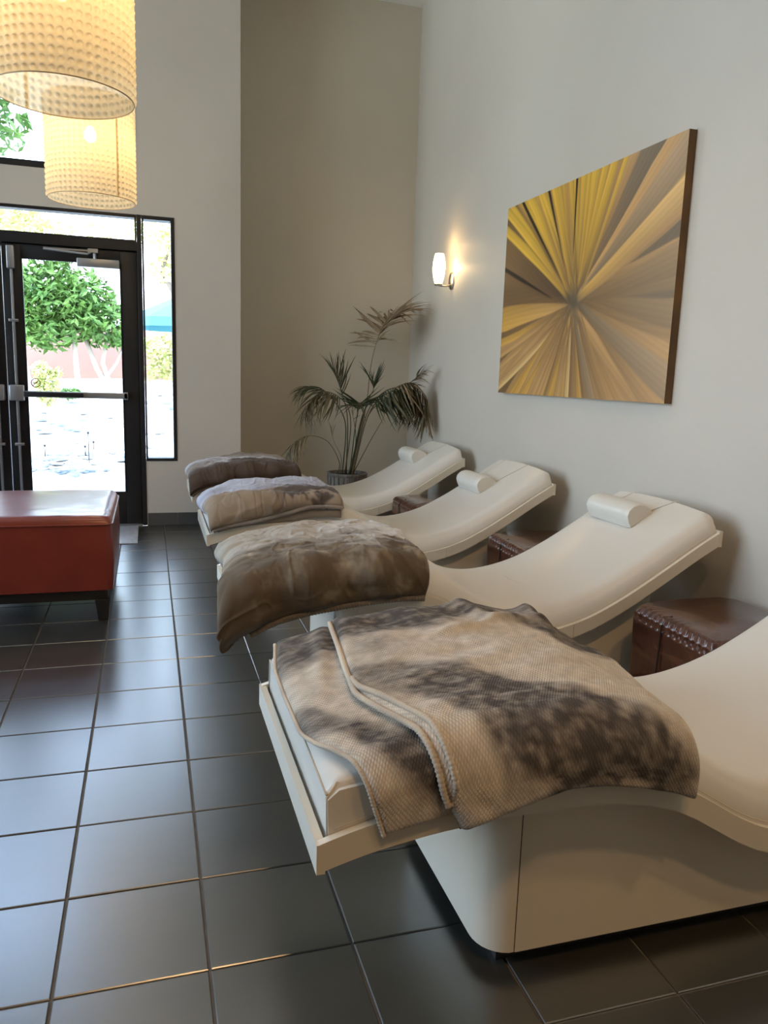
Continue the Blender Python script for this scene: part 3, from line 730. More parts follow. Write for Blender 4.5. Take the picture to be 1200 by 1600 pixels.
    tc = n.new('ShaderNodeTexCoord'); t2 = n.new('ShaderNodeTexNoise'); t2.inputs['Scale'].default_value = 400; l.new(tc.outputs['Object'], t2.inputs['Vector'])
    bp = n.new('ShaderNodeBump'); bp.inputs['Strength'].default_value = .15; bp.inputs['Distance'].default_value = .001; l.new(t2.outputs[0], bp.inputs['Height']); l.new(bp.outputs[0], b.inputs['Normal'])
    me.materials.append(m); o = bpy.data.objects.new('canvas_print', me); C.objects.link(o); o.parent = P
    me.flip_normals() if me.polygons[0].normal.x > 0 else None
    hy, hz = (y1-y0)/2, (z1-z0)/2
    ms = pmat('canvas_edge', (.20, .095, .018), .5, col2=(.05, .025, .008), vscale=3.2, stretch=(1, 1, 1))
    MB().box(-th+.0005, -.003, -hy, hy, -hz, hz).build('stretcher_edge', ms, P)
painting()

# ------------------------------------------------------------------ wall sconce
S = empty('wall_sconce', (WX, 4.44, 2.02), 'lit white glass wall sconce with nickel backplate beside the palm corner', 'lamp')
bpn = MB(); prof = [(.0, 0), (.050, .0), (.052, .006), (.046, .014), (.0, .02)]
vs = MB().lathe(prof, 28); vs.v = [(-z, y*.95, x*1.3) for x, y, z in vs.v]; vs.build('backplate', M_steel, S, smooth=True, loc=(-.001, -.02, -.045))
MB().tube([(-.012, -.02, -.075), (-.05, -.02, -.085), (-.10, -.02, -.085), (-.115, -.02, -.07)], .008, 8).build('arm', M_steel, S, smooth=True)
MB().lathe([(0, -.012), (.028, -.010), (.033, 0), (.030, .004), (0, .006)], 24).build('socket_cup', M_steel, S, smooth=True, loc=(-.115, -.02, -.075))
gm, n, l, b = newmat('opal_glass'); b.inputs['Base Color'].default_value = (1, .9, .7, 1); b.inputs['Emission Color'].default_value = (1, .80, .45, 1); b.inputs['Emission Strength'].default_value = 4.5; b.inputs['Roughness'].default_value = .3
sh = MB().lathe([(.030, 0), (.040, .035), (.0475, .075), (.050, .115), (.047, .160), (.040, .200), (.033, .222), (.030, .222), (.037, .198), (.044, .16), (.047, .115), (.0445, .075), (.037, .035), (.027, .003)], 32)
sh.build('glass_shade', gm, S, smooth=True, loc=(-.115, -.02, -.068))
def point(name, loc, e, col, r=.03):
    l_ = bpy.data.lights.new(name, 'POINT'); l_.energy = e; l_.color = col; l_.shadow_soft_size = r
    o = bpy.data.objects.new(name, l_); C.objects.link(o); o.location = loc; return o
WARM = (1, .62, .27)
point('sconce_light', (WX-.115, 4.42, 2.24), 1.0, WARM, .02)
point('sconce_light', (WX-.05, 4.36, 2.07), .9, WARM, .015)

# ------------------------------------------------------------------ pendant lamps
def shade_mat():
    m, n, l, b = newmat('pendant_shade'); out = n['Material Output']; n.remove(b)
    df = n.new('ShaderNodeBsdfDiffuse'); df.inputs[0].default_value = (.60, .51, .36, 1)
    tr = n.new('ShaderNodeBsdfTranslucent'); tr.inputs[0].default_value = (.80, .66, .44, 1)
    tp = n.new('ShaderNodeBsdfTransparent'); tp.inputs[0].default_value = (1, .9, .7, 1)
    x = n.new('ShaderNodeMixShader'); x.inputs[0].default_value = .5; y = n.new('ShaderNodeMixShader'); y.inputs[0].default_value = .035
    l.new(df.outputs[0], x.inputs[1]); l.new(tr.outputs[0], x.inputs[2]); l.new(x.outputs[0], y.inputs[1]); l.new(tp.outputs[0], y.inputs[2]); l.new(y.outputs[0], out.inputs[0])
    return m
M_shade = shade_mat()
M_bulb = emit('bulb_glow', (1, .78, .45), 60)
M_rim = pmat('shade_rim', (.35, .24, .12), .6)
PR, PH = .25, .56
def pendant(x, y, z, label, rz, watts):
    P = empty('pendant_lamp', (x, y, z), label, 'lamp', 'cylindrical dimpled pendant lamps', rz)
    nn = 96
    # the sheet itself, its round dimples pressed outwards
    NC, NR, K = 50, 18, 8; dz = PH/NR; s = MB(); P_ = []
    for j in range(NR*K+1):
        z_ = PH*j/(NR*K); lz = (z_/dz) % 1-.5; row_ = int(z_/dz)
        for k in range(NC*K):
            a = 2*PI*k/(NC*K); la = (k/K) % 1-.5
            q = math.hypot(la*2*PI*PR/NC, lz*dz)/.0110
            h_ = .010*math.sqrt(max(0, 1-q*q)) if 0 < j < NR*K else 0
            P_.append(((PR+h_)*math.cos(a), (PR+h_)*math.sin(a), z_))
    s.grid(P_, NC*K, NR*K+1, closeu=True)
    sh = s.build('shade', M_shade, P, smooth=True, normals=False)
    for zz in (0, PH): MB().tube([(PR*math.cos(2*PI*k/64), PR*math.sin(2*PI*k/64), zz) for k in range(65)], .0022, 6, cap=False).build('rim', M_rim, P, smooth=True)
    # overlap seam of the sheet
    a0 = 0; m = MB(); m.add([((PR+.004)*math.cos(a0+q), (PR+.004)*math.sin(a0+q), zz) for q in (0, .05) for zz in (.003, PH-.003)], [(0, 1, 3, 2)]); m.build('seam_overlap', M_shade, P)
    sp = MB()
    for q in range(3):
        a = 2*PI*q/3; sp.tube([(0, 0, PH-.03), (PR*math.cos(a), PR*math.sin(a), PH-.03)], .003, 5)
    sp.build('spider', M_steel, P)
    MB().tube([(0, 0, PH-.14), (0, 0, PH-.06)], .02, 12).build('socket', M_blackwood, P)
    MB().tube([(0, 0, PH-.06), (0, 0, CZ-z-.03)], .004, 6).build('cord', M_blackwood, P)
    MB().lathe([(0, CZ-z-.032), (.06, CZ-z-.03), (.062, CZ-z-.001), (0, CZ-z-.001)], 24).build('ceiling_rose', M_steel, P, smooth=True)
    bz = PH-.185
    MB().lathe([(.0, -.045), (.022, -.038), (.034, -.02), (.036, 0), (.030, .02), (.018, .038), (.014, .05)], 16).build('bulb', M_bulb, P, smooth=True, loc=(0, 0, bz))
    point('pendant_light', (x, y, z+bz-.075), watts, (1, .76, .46), .03)
pendant(-.378, 1.888, 2.214, 'nearer and larger looking of the two glowing dimpled cylinder pendants, cut by the top edge', 2.2, 2.6)
pendant(-.401, 3.796, 2.214, 'farther glowing dimpled cylinder pendant hanging in front of the glass door', 5.35, 4.6)

# ------------------------------------------------------------------ recessed ceiling lights (out of frame, warm)
def downlight(x, y, e, aim=None, where=''):
    aim = aim or (x, y)
    P = empty('ceiling_light', (x, y, CZ), 'round recessed ceiling downlight '+where, 'lamp', 'recessed ceiling downlights')
    MB().lathe([(.055, -.001), (.085, -.001), (.085, -.006), (.055, -.006)], 24).build('trim_ring', M_steel, P)
    MB().lathe([(0, -.002), (.055, -.002)], 24).build('lens', emit('lens_glow', (1, .8, .55), 8), P)
    l_ = bpy.data.lights.new('downlight_spot', 'SPOT'); l_.energy = e; l_.color = (1, .60, .27); l_.spot_size = math.radians(95); l_.spot_blend = .6; l_.shadow_soft_size = .12; l_.specular_factor = .5
    o = bpy.data.objects.new('downlight_spot', l_); C.objects.link(o); o.location = (x, y, CZ-.03)
    o.rotation_euler = (Vector((aim[0], aim[1], -CZ))).to_track_quat('-Z', 'Y').to_euler()
downlight(.2, -2.4, 150, (.5, 2.2), 'behind the camera at left'); downlight(1.3, -2.0, 110, (0, 1.6), 'behind the camera at right'); downlight(.3, 1.2, 50, None, 'over the foot of the second lounger')

# ------------------------------------------------------------------ leather ottoman
def ottoman():
    x1, y0 = -.278, 2.405; sz = .90; cx, cy = x1-sz/2, y0+sz/2
    O = empty('ottoman', (cx, cy, 0), 'square red brown leather ottoman on dark legs in front of the glass door', 'ottoman')
    h = sz/2
    def rr(hx, r, n=6):
        out = []
        for (sx, sy, a0) in ((1, -1, -90), (1, 1, 0), (-1, 1, 90), (-1, -1, 180)):
            for q in range(n+1): a = math.radians(a0+90*q/n); out.append((sx*(hx-r)+r*math.cos(a), sy*(hx-r)+r*math.sin(a)))
        return out
    m = MB(); P = []; levels = [(.155, h-.012), (.16, h-.004), (.30, h+.004), (.44, h), (.482, h-.002)]
    for z, hx in levels: P += [(x, y, z) for x, y in rr(hx, .03)]
    k = 28; m.grid(P, k, len(levels), closeu=True); m.f.append(tuple(range(k-1, -1, -1))); m.f.append(tuple((len(levels)-1)*k+q for q in range(k)))
    m.build('leather_sides', M_leather, O, autosmooth=50)
    # crowned top cushion
    N = 36; P = []
    for j in range(N+1):
        for i in range(N+1):
            a, b = 2*i/N-1, 2*j/N-1
            a = math.copysign(1-(1-abs(a))**1.6, a); b = math.copysign(1-(1-abs(b))**1.6, b)
            e = 1
            for q in (1-abs(a), 1-abs(b)): kk = min(1, q/.11); e *= math.sqrt(max(0, 1-(1-kk)**2))**.9
            z = .484+.040*e+.014*(1-a*a)*(1-b*b)+.002*fbm(a*4, b*4, 1)
            # round the plan corners a little
            f = 1-.012*(abs(a)*abs(b))**6
            P.append((a*h*f, b*h*f, z))
    m = MB(); m.grid(P, N+1, N+1); m.build('top_cushion', M_leather, O, smooth=True)
    pts = [(x, y, .484) for x, y in rr(h+.001, .03)]; pts.append(pts[0]); MB().tube(pts, .0045, 8, cap=False).build('piping', M_leather, O, smooth=True)
    MB().box(-h+.03, h-.03, -h+.03, h-.03, .105, .156).build('base_rail', M_blackwood, O, bevel=.003)
    for sx in (-1, 1):
        for sy in (-1, 1):
            X, Y = sx*(h-.055), sy*(h-.055); a, b = .035, .022
            MB().add([(X+u*b, Y+v*b, 0) for u, v in ((-1,-1),(1,-1),(1,1),(-1,1))]+[(X+u*a, Y+v*a, .107) for u, v in ((-1,-1),(1,-1),(1,1),(-1,1))],
                     [(3,2,1,0),(4,5,6,7),(0,1,5,4),(1,2,6,5),(2,3,7,6),(3,0,4,7)]).build('leg', M_blackwood, O, bevel=.002)
ottoman()
M_mat = pmat('pale_stone_mat', (.55, .58, .62), .35, col2=(.38, .41, .47), vscale=6, stretch=(3, 1, 1))
dm = MB().box(-1.15, -.192, 4.17, 4.80, .0008, .009).build('doormat', M_mat, bevel=.003); tag(dm, 'flat pale grey mat on the floor inside the glass door', 'mat')

# ------------------------------------------------------------------ carved wood stump tables
def wood_mat():
    m, n, l, b = newmat('dark_carved_wood'); tc = n.new('ShaderNodeTexCoord')
    mp = n.new('ShaderNodeMapping'); mp.inputs['Scale'].default_value = (2, 2, 9); l.new(tc.outputs['Object'], mp.inputs[0])
    t = n.new('ShaderNodeTexNoise'); t.inputs['Scale'].default_value = 1.8; t.inputs['Detail'].default_value = 8; t.inputs['Distortion'].default_value = 1.2
    l.new(mp.outputs[0], t.inputs['Vector'])
    r = n.new('ShaderNodeValToRGB'); r.color_ramp.elements[0].position = .3; r.color_ramp.elements[1].position = .75
    r.color_ramp.elements[0].color = (.030, .007, .004, 1); r.color_ramp.elements[1].color = (.105, .034, .018, 1)
    l.new(t.outputs[0], r.inputs[0]); l.new(r.outputs[0], b.inputs['Base Color'])
    v = n.new('ShaderNodeTexVoronoi'); v.inputs['Scale'].default_value = 26; l.new(tc.outputs['Object'], v.inputs['Vector'])
    bp = n.new('ShaderNodeBump'); bp.inputs['Strength'].default_value = .22; bp.inputs['Distance'].default_value = .004
    l.new(v.outputs['Distance'], bp.inputs['Height']); l.new(bp.outputs[0], b.inputs['Normal'])
    b.inputs['Roughness'].default_value = .2; b.inputs['Coat Weight'].default_value = .5
    return m
M_wood = wood_mat(); M_crack = pmat('wood_crack', (.008, .004, .003), .9)
def stump(x0, Yc, label, rz):
    S = empty('stump_table', (x0+.245, Yc, 0), label, 'side table', 'carved wood stump tables')
    base = [(-.245, -.25), (.22, -.25), (.245, -.15), (.245, .20), (.19, .25), (-.13, .25), (-.235, .20)]
    dens = []
    for i in range(len(base)):
        a, b = Vector(base[i]), Vector(base[(i+1) % len(base)]); n = max(2, int((b-a).length/.006))
        for q in range(n): dens.append(a+(b-a)*q/n)
    for _ in range(6): dens = [(dens[i-1]+dens[i]*2+dens[(i+1) % len(dens)])/4 for i in range(len(dens))]
    H = .40; P = []; n = len(dens)
    levels = [0, .01]+[.06+.06*q for q in range(5)]+[H-.062+.004*q for q in range(15)]+[H-.001]
    arc = 0; arcs = []
    for i, p in enumerate(dens): arcs.append(arc); arc += (dens[(i+1) % n]-p).length
    for z in levels:
        for i, p in enumerate(dens):
            d = 0; zz = z
            hh = H-z
            if hh < .062:
                row = 0 if hh < .027 else 1; cell = .034; ph = (arcs[i]+row*cell/2) % cell/cell-.5
                zc = .014 if row == 0 else .042; q = max(0, 1-(ph/.5)**2)*max(0, 1-((hh-zc)/.016)**2)
                d = -.006*q; r_ = .034
                if hh < r_: d -= r_-math.sqrt(max(0, r_*r_-(r_-hh)**2))*1.0
            w_ = 1+d/.25+.004*fbm(p.x*6, p.y*6, z*5)*2
            P.append((p.x*w_, p.y*w_, zz))
    m = MB(); m.grid(P, n, len(levels), closeu=True); m.f.append(tuple(range(n-1, -1, -1)))
    last = (len(levels)-1)*n; c = len(m.v); m.v.append((0, 0, H)); m.f += [(last+i, last+(i+1) % n, c) for i in range(n)]
    m.build('block', M_wood, S, smooth=True, autosmooth=60)
    MB().tube([(-.250, .02, .05), (-.247, .015, .25), (-.240, .02, .37), (-.220, .02, .394), (-.19, .03, .400)], .0028, 5).build('crack', M_crack, S)
    return S
stump(1.650, .795, 'dark red brown carved wood stump table beside the head of the nearest lounger', 0)
stump(1.650, .795+1.35, 'carved wood stump table between the second and third loungers, mostly hidden', 0)
stump(1.52, .795+2.68, 'carved wood stump table between the third and farthest loungers', 0)

# ------------------------------------------------------------------ potted palm
M_pot = pmat('grey_wood_pot', (.11, .105, .095), .7, col2=(.26, .25, .23), vscale=9, stretch=(8, 8, .6), bump=.6, bscale=30)
M_soil = pmat('soil', (.02, .015, .01), .95, bump=.8, bscale=60)
def leafmat(name, c1, c2): return pmat(name, c1, .5, col2=c2, vscale=7)
M_lf = [leafmat('palm_green', (.022, .036, .016), (.055, .072, .03)), leafmat('palm_olive', (.07, .065, .028), (.13, .105, .05)), leafmat('palm_dry', (.15, .095, .05), (.26, .18, .10))]
PY = 4.86
def px(u, v, y):      # the point of the depth plane Y = y seen at this pixel of the photograph
    R = Euler((1.39686, -0.03177, -0.29215)).to_matrix(); d = R @ Vector(((u-600)/1207.59, -(v-800)/1207.59, -1)); return CAM+d*((y-CAM.y)/d.y)
def palm():
    c = Vector((1.50, PY, 0)); P = empty('potted_palm', c, 'palm with green and dried brown fronds in a grey pot, alcove corner', 'plant')
    pot = MB(); pot.lathe([(0, 0), (.135, 0), (.165, .39), (.172, .40), (.172, .415), (.155, .415), (.150, .385), (.0, .385)], 36); pot.build('pot', M_pot, P, autosmooth=40)
    st_ = MB()
    for k in range(24):
        a = 2*PI*k/24; st_ = MB()
        vs = []
        for zz, r in ((.01, .138), (.385, .1665)):
            for da, dr in ((-.105, 0), (.105, 0), (.105, .006), (-.105, .006)): vs.append(((r+dr)*math.cos(a+da), (r+dr)*math.sin(a+da), zz))
        st_.add(vs, [(0,1,2,3),(4,7,6,5),(0,4,5,1),(1,5,6,2),(2,6,7,3),(3,7,4,0)]); st_.build('slat', M_pot, P)
    MB().lathe([(0, .392), (.149, .388)], 24).build('soil', M_soil, P)
    # leaflet meshes: straight, drooping, strongly drooping
    lms = []; raw = []
    for bend in (.15, .55, 1.1, -.3):
        N = 6; vs = []
        for i in range(N+1):
            q = i/N; a = bend*q; x = q if bend == 0 else math.sin(bend*q)/bend; z = 0 if bend == 0 else -(1-math.cos(bend*q))/bend
            wd = .041*math.sin(PI*min(1, .12+q*.88)**.8)+.002*(1-q); wd = max(wd, .001)
            vs += [(x, -wd, z+.02*wd/.046), (x, 0, z), (x, wd, z+.02*wd/.046)]
        fs = []
        for i in range(N): fs += [(3*i, 3*i+1, 3*i+4, 3*i+3), (3*i+1, 3*i+2, 3*i+5, 3*i+4)]
        raw.append((vs, fs)); row = []
        for mt in M_lf:
            m = bpy.data.meshes.new('leaflet'); m.from_pydata(vs, [], fs); m.shade_smooth(); m.materials.append(mt); row.append(m)
        lms.append(row)
    R = random.Random(5)
    def frond(pts, n, Lmax, mi, start=.45, droop=1, spread=1.0, up=0.0, rad=.0055):
        pts = [Vector(p) for p in pts]; n = int(n*.9)*2; Lmax *= 1.45; extra = {0: MB(), 1: MB(), 2: MB()}
        # Catmull-Rom
        Q = []; K = [pts[0]*2-pts[1]]+pts+[pts[-1]*2-pts[-2]]
        for i in range(1, len(K)-2):
            for q in range(8):
                t = q/8; a, b, c_, d = K[i-1], K[i], K[i+1], K[i+2]
                Q.append(.5*((2*b)+(c_-a)*t+(2*a-5*b+4*c_-d)*t*t+(3*b-a-3*c_+d)*t**3))
        Q.append(pts[-1]); L_ = len(Q)
        o = MB().tube([q-c for q in Q], [rad*(1-.75*i/(L_-1)) for i in range(L_)], 6).build('frond', M_lf[mi], P, smooth=True)
        side0 = None
        for k in range(n):
            f = start+(1-start)*(k/(n-1))**.95; fi = f*(L_-1); i0 = min(int(fi), L_-2); p = Q[i0].lerp(Q[i0+1], fi-i0)
            tg = (Q[i0+1]-Q[i0]).normalized(); s = 1 if k % 2 else -1
            sd = tg.cross(Vector((0, 0, 1))); sd = sd.normalized() if sd.length > .15 else Vector((1, 0, 0))
            un = sd.cross(tg).normalized()
            rel = (f-start)/(1-start); ang = math.radians((62-34*rel)*spread+R.uniform(-7, 7))
            d = tg*math.cos(ang)+sd*s*math.sin(ang)*.8+un*(.25+up)*math.sin(ang)+Vector((0, 0, -.35*droop*R.uniform(.6, 1.4)))
            d += Vector((R.uniform(-.08, .08), R.uniform(-.08, .08), R.uniform(-.08, .08))); d.normalize()
            ln = Lmax*(.55+.45*math.sin(PI*min(1, rel*.8+.18)))*R.uniform(.85, 1.1)
            end = p+d*ln
            if end.y > AY-.08: d.y = (AY-.08-p.y)/ln*.9; d.normalize()
            if d.x > 0 and (p+d*ln).x > WX-.06: ln = max(.03, (WX-.06-p.x)/d.x)
            if p.y < 4.75 and p.y+d.y*ln < 4.54: d.y = max(d.y, (4.54-p.y)/ln); d.normalize()
            if d.y > 0 and (p+d*ln).y > AY-.05: ln = max(.03, (AY-.05-p.y)/d.y)
            zz = (-un if un.z < 0 else un); xax = d; yax = zz.cross(xax).normalized(); zax = xax.cross(yax).normalized()
            if zax.z < 0: yax = -yax; zax = -zax
            M_ = Matrix((( xax.x*ln, yax.x*ln*.62, zax.x*ln, p.x-c.x), (xax.y*ln, yax.y*ln*.62, zax.y*ln, p.y-c.y), (xax.z*ln, yax.z*ln*.62, zax.z*ln, p.z-c.z), (0, 0, 0, 1)))
            bi = R.choice([1, 1, 2, 0] if droop > .5 else [0, 1, 3])
            mm = mi if R.random() < .8 else min(2, mi+1)
            if k % 4 >= 2:      # every other pair goes into the joined fine leaflets
                extra[mm].add([tuple(M_ @ Vector(q)) for q in raw[bi][0]], raw[bi][1]); continue
            le = bpy.data.objects.new('leaflet', lms[bi][mm]); C.objects.link(le); le.parent = o; le.matrix_local = M_
        for mm, e in extra.items():
            if e.v: struct(e.build('fine_leaflets', M_lf[mm], o, smooth=True, normals=False), 'stuff')
    b = lambda dx: (1.50+dx, PY+R.uniform(-.04, .04), .385)
    # central tall dry frond
    frond([b(.03), px(571, 640, 4.88), px(579, 575, 4.92), px(590, 530, 4.95), px(606, 500, 4.98), px(628, 484, 5.0)], 30, .30, 2, .54, 1.1, 1.1, .3)
    # left mass
    frond([b(-.02), px(548, 660, 4.85), px(535, 625, 4.85), px(505, 612, 4.82), px(478, 635, 4.8)], 24, .24, 1, .55, 3.0)
    frond([b(-.04), px(540, 665, 4.86), px(523, 628, 4.88), px(500, 606, 4.9), px(474, 603, 4.9)], 22, .20, 0, .55, 1.4)
    frond([b(.0), px(543, 655, 4.86), px(533, 612, 4.9), px(524, 585, 4.95)], 14, .22, 0, .6, .1, .7, .3)
    # middle, toward the camera
    frond([b(.01), px(556, 660, 4.8), px(562, 632, 4.74), px(556, 632, 4.6)], 20, .2, 0, .5, .5)
    # right mass
    frond([b(.02), px(566, 650, 4.84), px(588, 622, 4.78), px(618, 607, 4.7), px(640, 635, 4.62)], 24, .25, 0, .48, 3.2)
    frond([b(.05), px(573, 655, 4.82), px(600, 625, 4.74), px(638, 605, 4.68), px(660, 632, 4.60)], 30, .26, 1, .5, 3.0)
    frond([b(.04), px(575, 650, 4.82), px(605, 615, 4.72), px(642, 598, 4.66), px(666, 622, 4.58), px(667, 655, 4.56)], 32, .24, 1, .5, 2.6)
    frond([b(.03), px(572, 650, 4.86), px(600, 612, 4.82), px(638, 600, 4.74), px(660, 580, 4.66)], 20, .2, 2, .6, 1.2)
    frond([b(.02), px(570, 640, 4.85), px(583, 610, 4.82), px(584, 598, 4.8)], 8, .16, 0, .7, .2, .6)
    # low left dead frond arching over the first blanket
    frond([b(-.09), px(530, 722, 4.82), px(512, 690, 4.8), px(484, 681, 4.78), px(462, 690, 4.76), px(452, 703, 4.74)], 18, .17, 1, .62, 2.4, rad=.004)
    frond([b(-.07), px(533, 715, 4.84), px(522, 690, 4.85), px(517, 672, 4.86)], 4, .1, 1, .8, .3, rad=.003)
    frond([b(.0), px(556, 690, 4.84), px(550, 640, 4.84)], 4, .1, 0, .85, .3, rad=.006)
    frond([b(.05), px(578, 690, 4.88), px(598, 655, 4.9), px(602, 640, 4.9)], 6, .12, 1, .8, .5, rad=.004)
palm()

# ------------------------------------------------------------------ outside
M_gravel = pmat('sunlit_gravel', (.62, .58, .50), .95, col2=(.75, .72, .66), vscale=14, bump=.5, bscale=20)
def gz(y, x=0): return 0 if y < 7.6 else min(1.02, (y-7.6)*.155)+.03*math.sin(x*1.3+y)
NX, NY = 40, 40
m = MB(); m.grid([(x, y, gz(y, x)-.03) for y in np.linspace(5.02, 20, NY) for x in np.linspace(-14, 12, NX)], NX, NY)
terrain = struct(m.build('terrain', M_gravel, smooth=True))
M_stucco = pmat('pink_stucco', (.34, .20, .165), .9, bump=.5, bscale=40, var=.08, vscale=1.5)
gw = tag(MB().box(-14, 12, 14.6, 14.8, .9, 2.0).build('garden_wall', M_stucco, bevel=.01), 'low pinkish brown stucco garden wall beyond the rock bed', 'wall')
M_grn = pmat('leaf_green', (.10, .27, .03), .6, col2=(.25, .48, .08), vscale=3)
M_grn2 = pmat('leaf_bright_green', (.05, .13, .018), .6, col2=(.14, .26, .045), vscale=3)
M_ylw = pmat('leaf_yellow_green', (.45, .48, .15), .7, col2=(.65, .62, .30), vscale=3)
M_bark = pmat('pale_bark', (.55, .45, .38), .9, var=.15)
M_bark2 = pmat('grey_bark', (.25, .20, .17), .9, var=.2)
def leaves(blobs, n, size, seed):
    R = random.Random(seed); m = MB(); tot = sum(b[3]*b[4]*b[5] for b in blobs)
    for (x, y, z, rx, ry, rz_) in blobs:
        for _ in range(max(6, int(n*rx*ry*rz_/tot))):
            v = Vector((R.gauss(0, 1), R.gauss(0, 1), R.gauss(0, 1))).normalized()*(R.random()**.45)
            c_ = Vector((x+v.x*rx, y+v.y*ry, z+v.z*rz_)); s = size*R.uniform(.6, 1.3)
            a = Vector((R.gauss(0, 1), R.gauss(0, 1), R.gauss(-.3, .7))).normalized(); b = a.cross(Vector((R.gauss(0, 1), R.gauss(0, 1), R.gauss(0, 1)))).normalized()
            cr = a.cross(b)*s*.12
            m.add([c_-a*s, c_+b*s*.38+cr, c_+a*s, c_-b*s*.38+cr], [(0, 1, 2), (0, 2, 3)])
    return m
def tree(name, loc, label, blobs, n, size, mat, seed, trunks, bark, cat='tree', grp=None):
    T_ = empty(name, loc, label, cat, grp); L = Vector(loc)
    bl = [(b[0]-L.x, b[1]-L.y, b[2]-L.z, *b[3:]) for b in blobs]
    o = leaves(bl, n, size, seed).build('crown', mat, T_, normals=False); o['kind'] = 'stuff'
    for t in trunks: 
        MB().tube([Vector(p)-L for p in t[0]], t[1], 8).build('trunk', bark, T_, smooth=True)
    return T_
g13 = gz(13)
tree('garden_tree', (-1.35, 13, g13), 'round bushy green garden tree with pale trunks, seen through the door glass',
     [(-1.75, 13, 2.35, .75, .6, .62), (-1.15, 13, 2.25, .60, .6, .62), (-2.3, 13.1, 2.2, .6, .5, .7), (-1.6, 13, 2.95, .35, .4, .3), (-.8, 13, 1.95, .45, .5, .42), (-.45, 13, 1.7, .3, .4, .2), (-1.8, 12.9, 1.75, .7, .5, .3)], 5200, .085, M_grn2, 3,
     [([(-1.25, 13, g13), (-1.27, 13, 1.2), (-1.3, 13, 1.9)], [.05, .045, .03]), ([(-.75, 13.1, g13), (-.95, 13.1, 1.2), (-1.15, 13.1, 1.8)], [.05, .045, .03]), ([(-.72, 13.1, g13), (-.85, 13.1, 1.3), (-.75, 13.1, 1.8)], [.05, .04, .025]), ([(-.8, 13.1, 1.05), (-.62, 13.1, 1.3), (-.5, 13.1, 1.6)], [.03, .025, .015]),
      ([(-2.0, 13, g13), (-2.1, 13, 1.4), (-2.1, 13, 1.9)], [.04, .035, .025])], M_bark)
tree('flowering_shrub', (-1.55, 11, gz(11)), 'small pale yellow flowering shrub standing in front of the bushy tree',
     [(-1.52, 11, .88, .18, .15, .28), (-1.58, 11, 1.15, .14, .12, .16), (-1.40, 11, 1.12, .10, .1, .10)], 700, .05, M_ylw, 8, [([(-1.53, 11, gz(11)-.02), (-1.55, 11, .95)], [.012, .006])], M_bark, 'shrub')
tree('ground_plant', (-1.32, 12, gz(12)), 'small low bright green plant among the rocks near the wall', [(-1.30, 12, gz(12)+.12, .2, .15, .09)], 250, .05, M_grn2, 9, [([(-1.32, 12, gz(12)), (-1.32, 12, gz(12)+.1)], .01)], M_bark, 'plant')
tree('backdrop_tree', (-1.2, 17.5, 1.0), 'sparse yellow green tree showing in the transom glass above the door',
     [(-2.6, 17.5, 4.35, .8, .6, .45), (-1.9, 17.5, 4.0, .5, .5, .3), (-.2, 17.5, 4.2, .35, .4, .35), (-1.1, 17.5, 4.15, .4, .4, .2), (-3.2, 17.5, 3.9, .8, .6, .6)], 1300, .10, M_ylw, 12,
     [([(-1.2, 17.5, 1.0), (-1.4, 17.5, 2.6), (-1.9, 17.5, 4.0)], [.12, .09, .04])], M_bark2)
tree('side_tree', (.8, 15.5, 1.0), 'loose green and brown tree in the upper part of the narrow side window',
     [(.55, 15.5, 3.75, .45, .4, .5), (.25, 15.5, 3.2, .35, .4, .3), (.9, 15.5, 3.3, .4, .4, .4), (.1, 15.5, 3.9, .2, .3, .3)], 800, .09, M_ylw, 13,
     [([(.85, 15.5, 1.0), (.55, 15.5, 2.6), (.2, 15.5, 3.2), (.5, 15.5, 3.9)], [.09, .07, .05, .02])], M_bark2)
tree('side_shrub', (.3, 13.5, gz(13.5)), 'pale yellow green shrub in the lower part of the narrow side window',
     [(.15, 13.5, 1.65, .35, .3, .3), (.4, 13.5, 1.3, .35, .3, .35), (0.0, 13.5, 1.2, .2, .2, .25)], 700, .07, M_ylw, 14, [([(.3, 13.5, gz(13.5)-.02), (.3, 13.5, 1.5)], [.02, .01])], M_bark, 'shrub')
tree('overhanging_tree', (-2.6, 8.2, 0), 'leafy green tree whose branch hangs into the high window at upper left',
     [(-1.75, 8.2, 4.0, .42, .3, .25), (-1.55, 8.2, 3.72, .30, .25, .28), (-2.2, 8.2, 3.9, .5, .4, .5), (-2.1, 8.2, 4.5, .6, .5, .4), (-1.30, 8.2, 3.80, .10, .1, .14), (-1.62, 8.2, 3.38, .12, .1, .12)], 1300, .075, M_grn2, 17,
     [([(-2.6, 8.2, 0), (-2.55, 8.2, 2.4), (-2.2, 8.2, 3.8), (-1.5, 8.2, 4.1)], [.10, .08, .04, .012])], M_bark2)
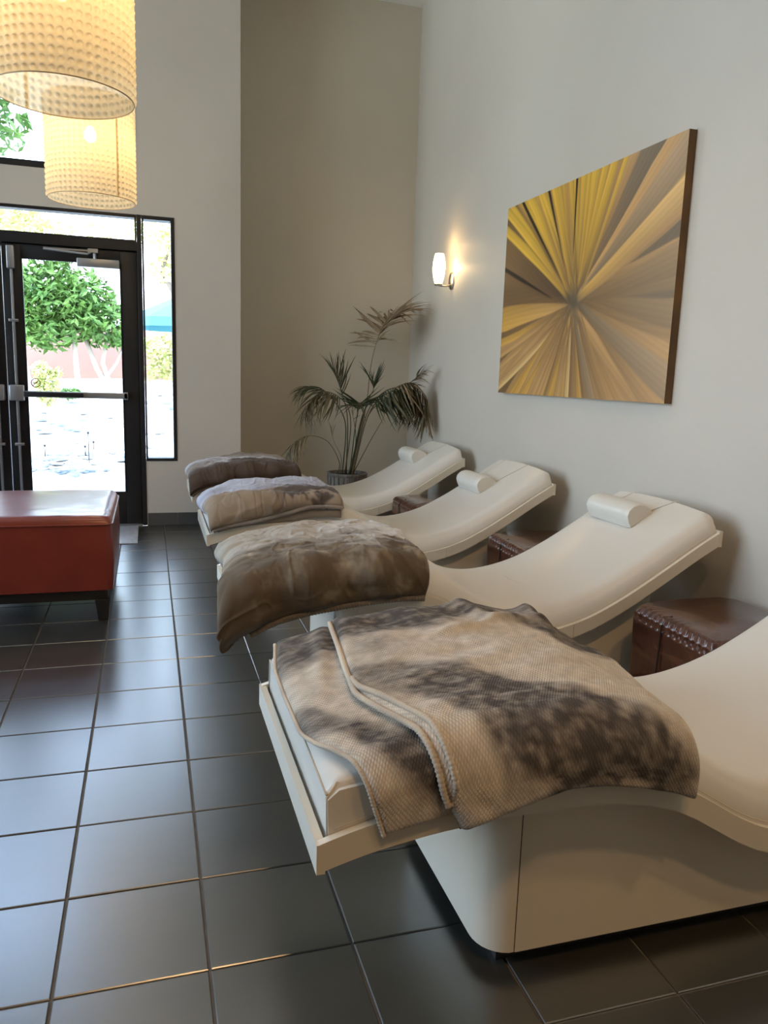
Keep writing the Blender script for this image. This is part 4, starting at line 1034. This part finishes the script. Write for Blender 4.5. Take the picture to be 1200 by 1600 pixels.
# slate pieces in the rock bed
M_slate = pmat('blue_grey_slate', (.20, .235, .27), .7, col2=(.42, .44, .46), vscale=5)
sm = []
for q in range(4):
    R = random.Random(50+q); n = 7; pl = [(.13*R.uniform(.6, 1.2)*math.cos(2*PI*k/n), .10*R.uniform(.6, 1.2)*math.sin(2*PI*k/n)) for k in range(n)]
    me = MB().prism(pl, 0, .035).mesh('slate_stone'); me.materials.append(M_slate); sm.append(me)
R = random.Random(21)
for k in range(170):
    y = R.choice([R.uniform(7.8, 8.8), R.uniform(8, 12.8)]); x = R.uniform(-2.0, .5); 
    if k < 45: y = R.uniform(7.9, 8.7); x = R.uniform(-1.45, -.75)
    o = bpy.data.objects.new('slate_stone', R.choice(sm)); C.objects.link(o); o.parent = terrain; o.location = (x, y, gz(y, x)-.034); s = R.uniform(.25, .8)
    o.scale = (s, s, s); o.rotation_euler = (R.uniform(-.1, .25), R.uniform(-.15, .15), R.uniform(0, 6.28))
    pass
M_iron = pmat('dark_iron', (.03, .03, .03), .6)
for (u, v, y, h, lab) in ((70, 700, 8.6, .14, 'short dark garden light stake at the left among the slate'), (139, 715, 8.3, .36, 'tall thin dark garden stake among the slate'), (146, 690, 8.9, .10, 'short dark stake right of the tall thin one'), (133, 700, 8.6, .12, 'short dark stake left of the tall thin one')):
    p = px(u, v, y); zg = gz(y, p.x)-.03
    s_ = empty('garden_stake', (p.x, y, zg), lab, 'stake'); MB().tube([(0, 0, 0), (0, 0, h)], .006, 6).build('rod', M_iron, s_); MB().lathe([(0, h+.012), (.016, h), (.012, h-.02), (0, h-.02)], 10).build('cap', M_iron, s_)
# parasol
M_teal = pmat('turquoise_canvas', (.09, .30, .35), .8); 
U_ = empty('parasol', (.75, 10.5, gz(10.5)-.03), 'open turquoise garden parasol seen through the narrow side window', 'parasol')
zc = 1.85-gz(10.5)
m = MB(); rows = []
for (r, z) in ((1.15, zc-.02), (1.16, zc+.10), (.7, zc+.32), (.04, zc+.62)): rows += [(r*math.cos(2*PI*k/8), r*math.sin(2*PI*k/8), z) for k in range(8)]
m.grid(rows, 8, 4, closeu=True); m.build('canopy', M_teal, U_)
MB().tube([(0, 0, 0), (0, 0, zc+.66)], .025, 10).build('pole', M_bark, U_)
for k in range(8): a = 2*PI*k/8; MB().tube([(0, 0, zc+.58), (1.13*math.cos(a), 1.13*math.sin(a), zc+.08)], .010, 5).build('rib', M_iron, U_)
MB().lathe([(0, 0), (.25, 0), (.25, .06), (.05, .08), (0, .08)], 20).build('base', M_iron, U_)
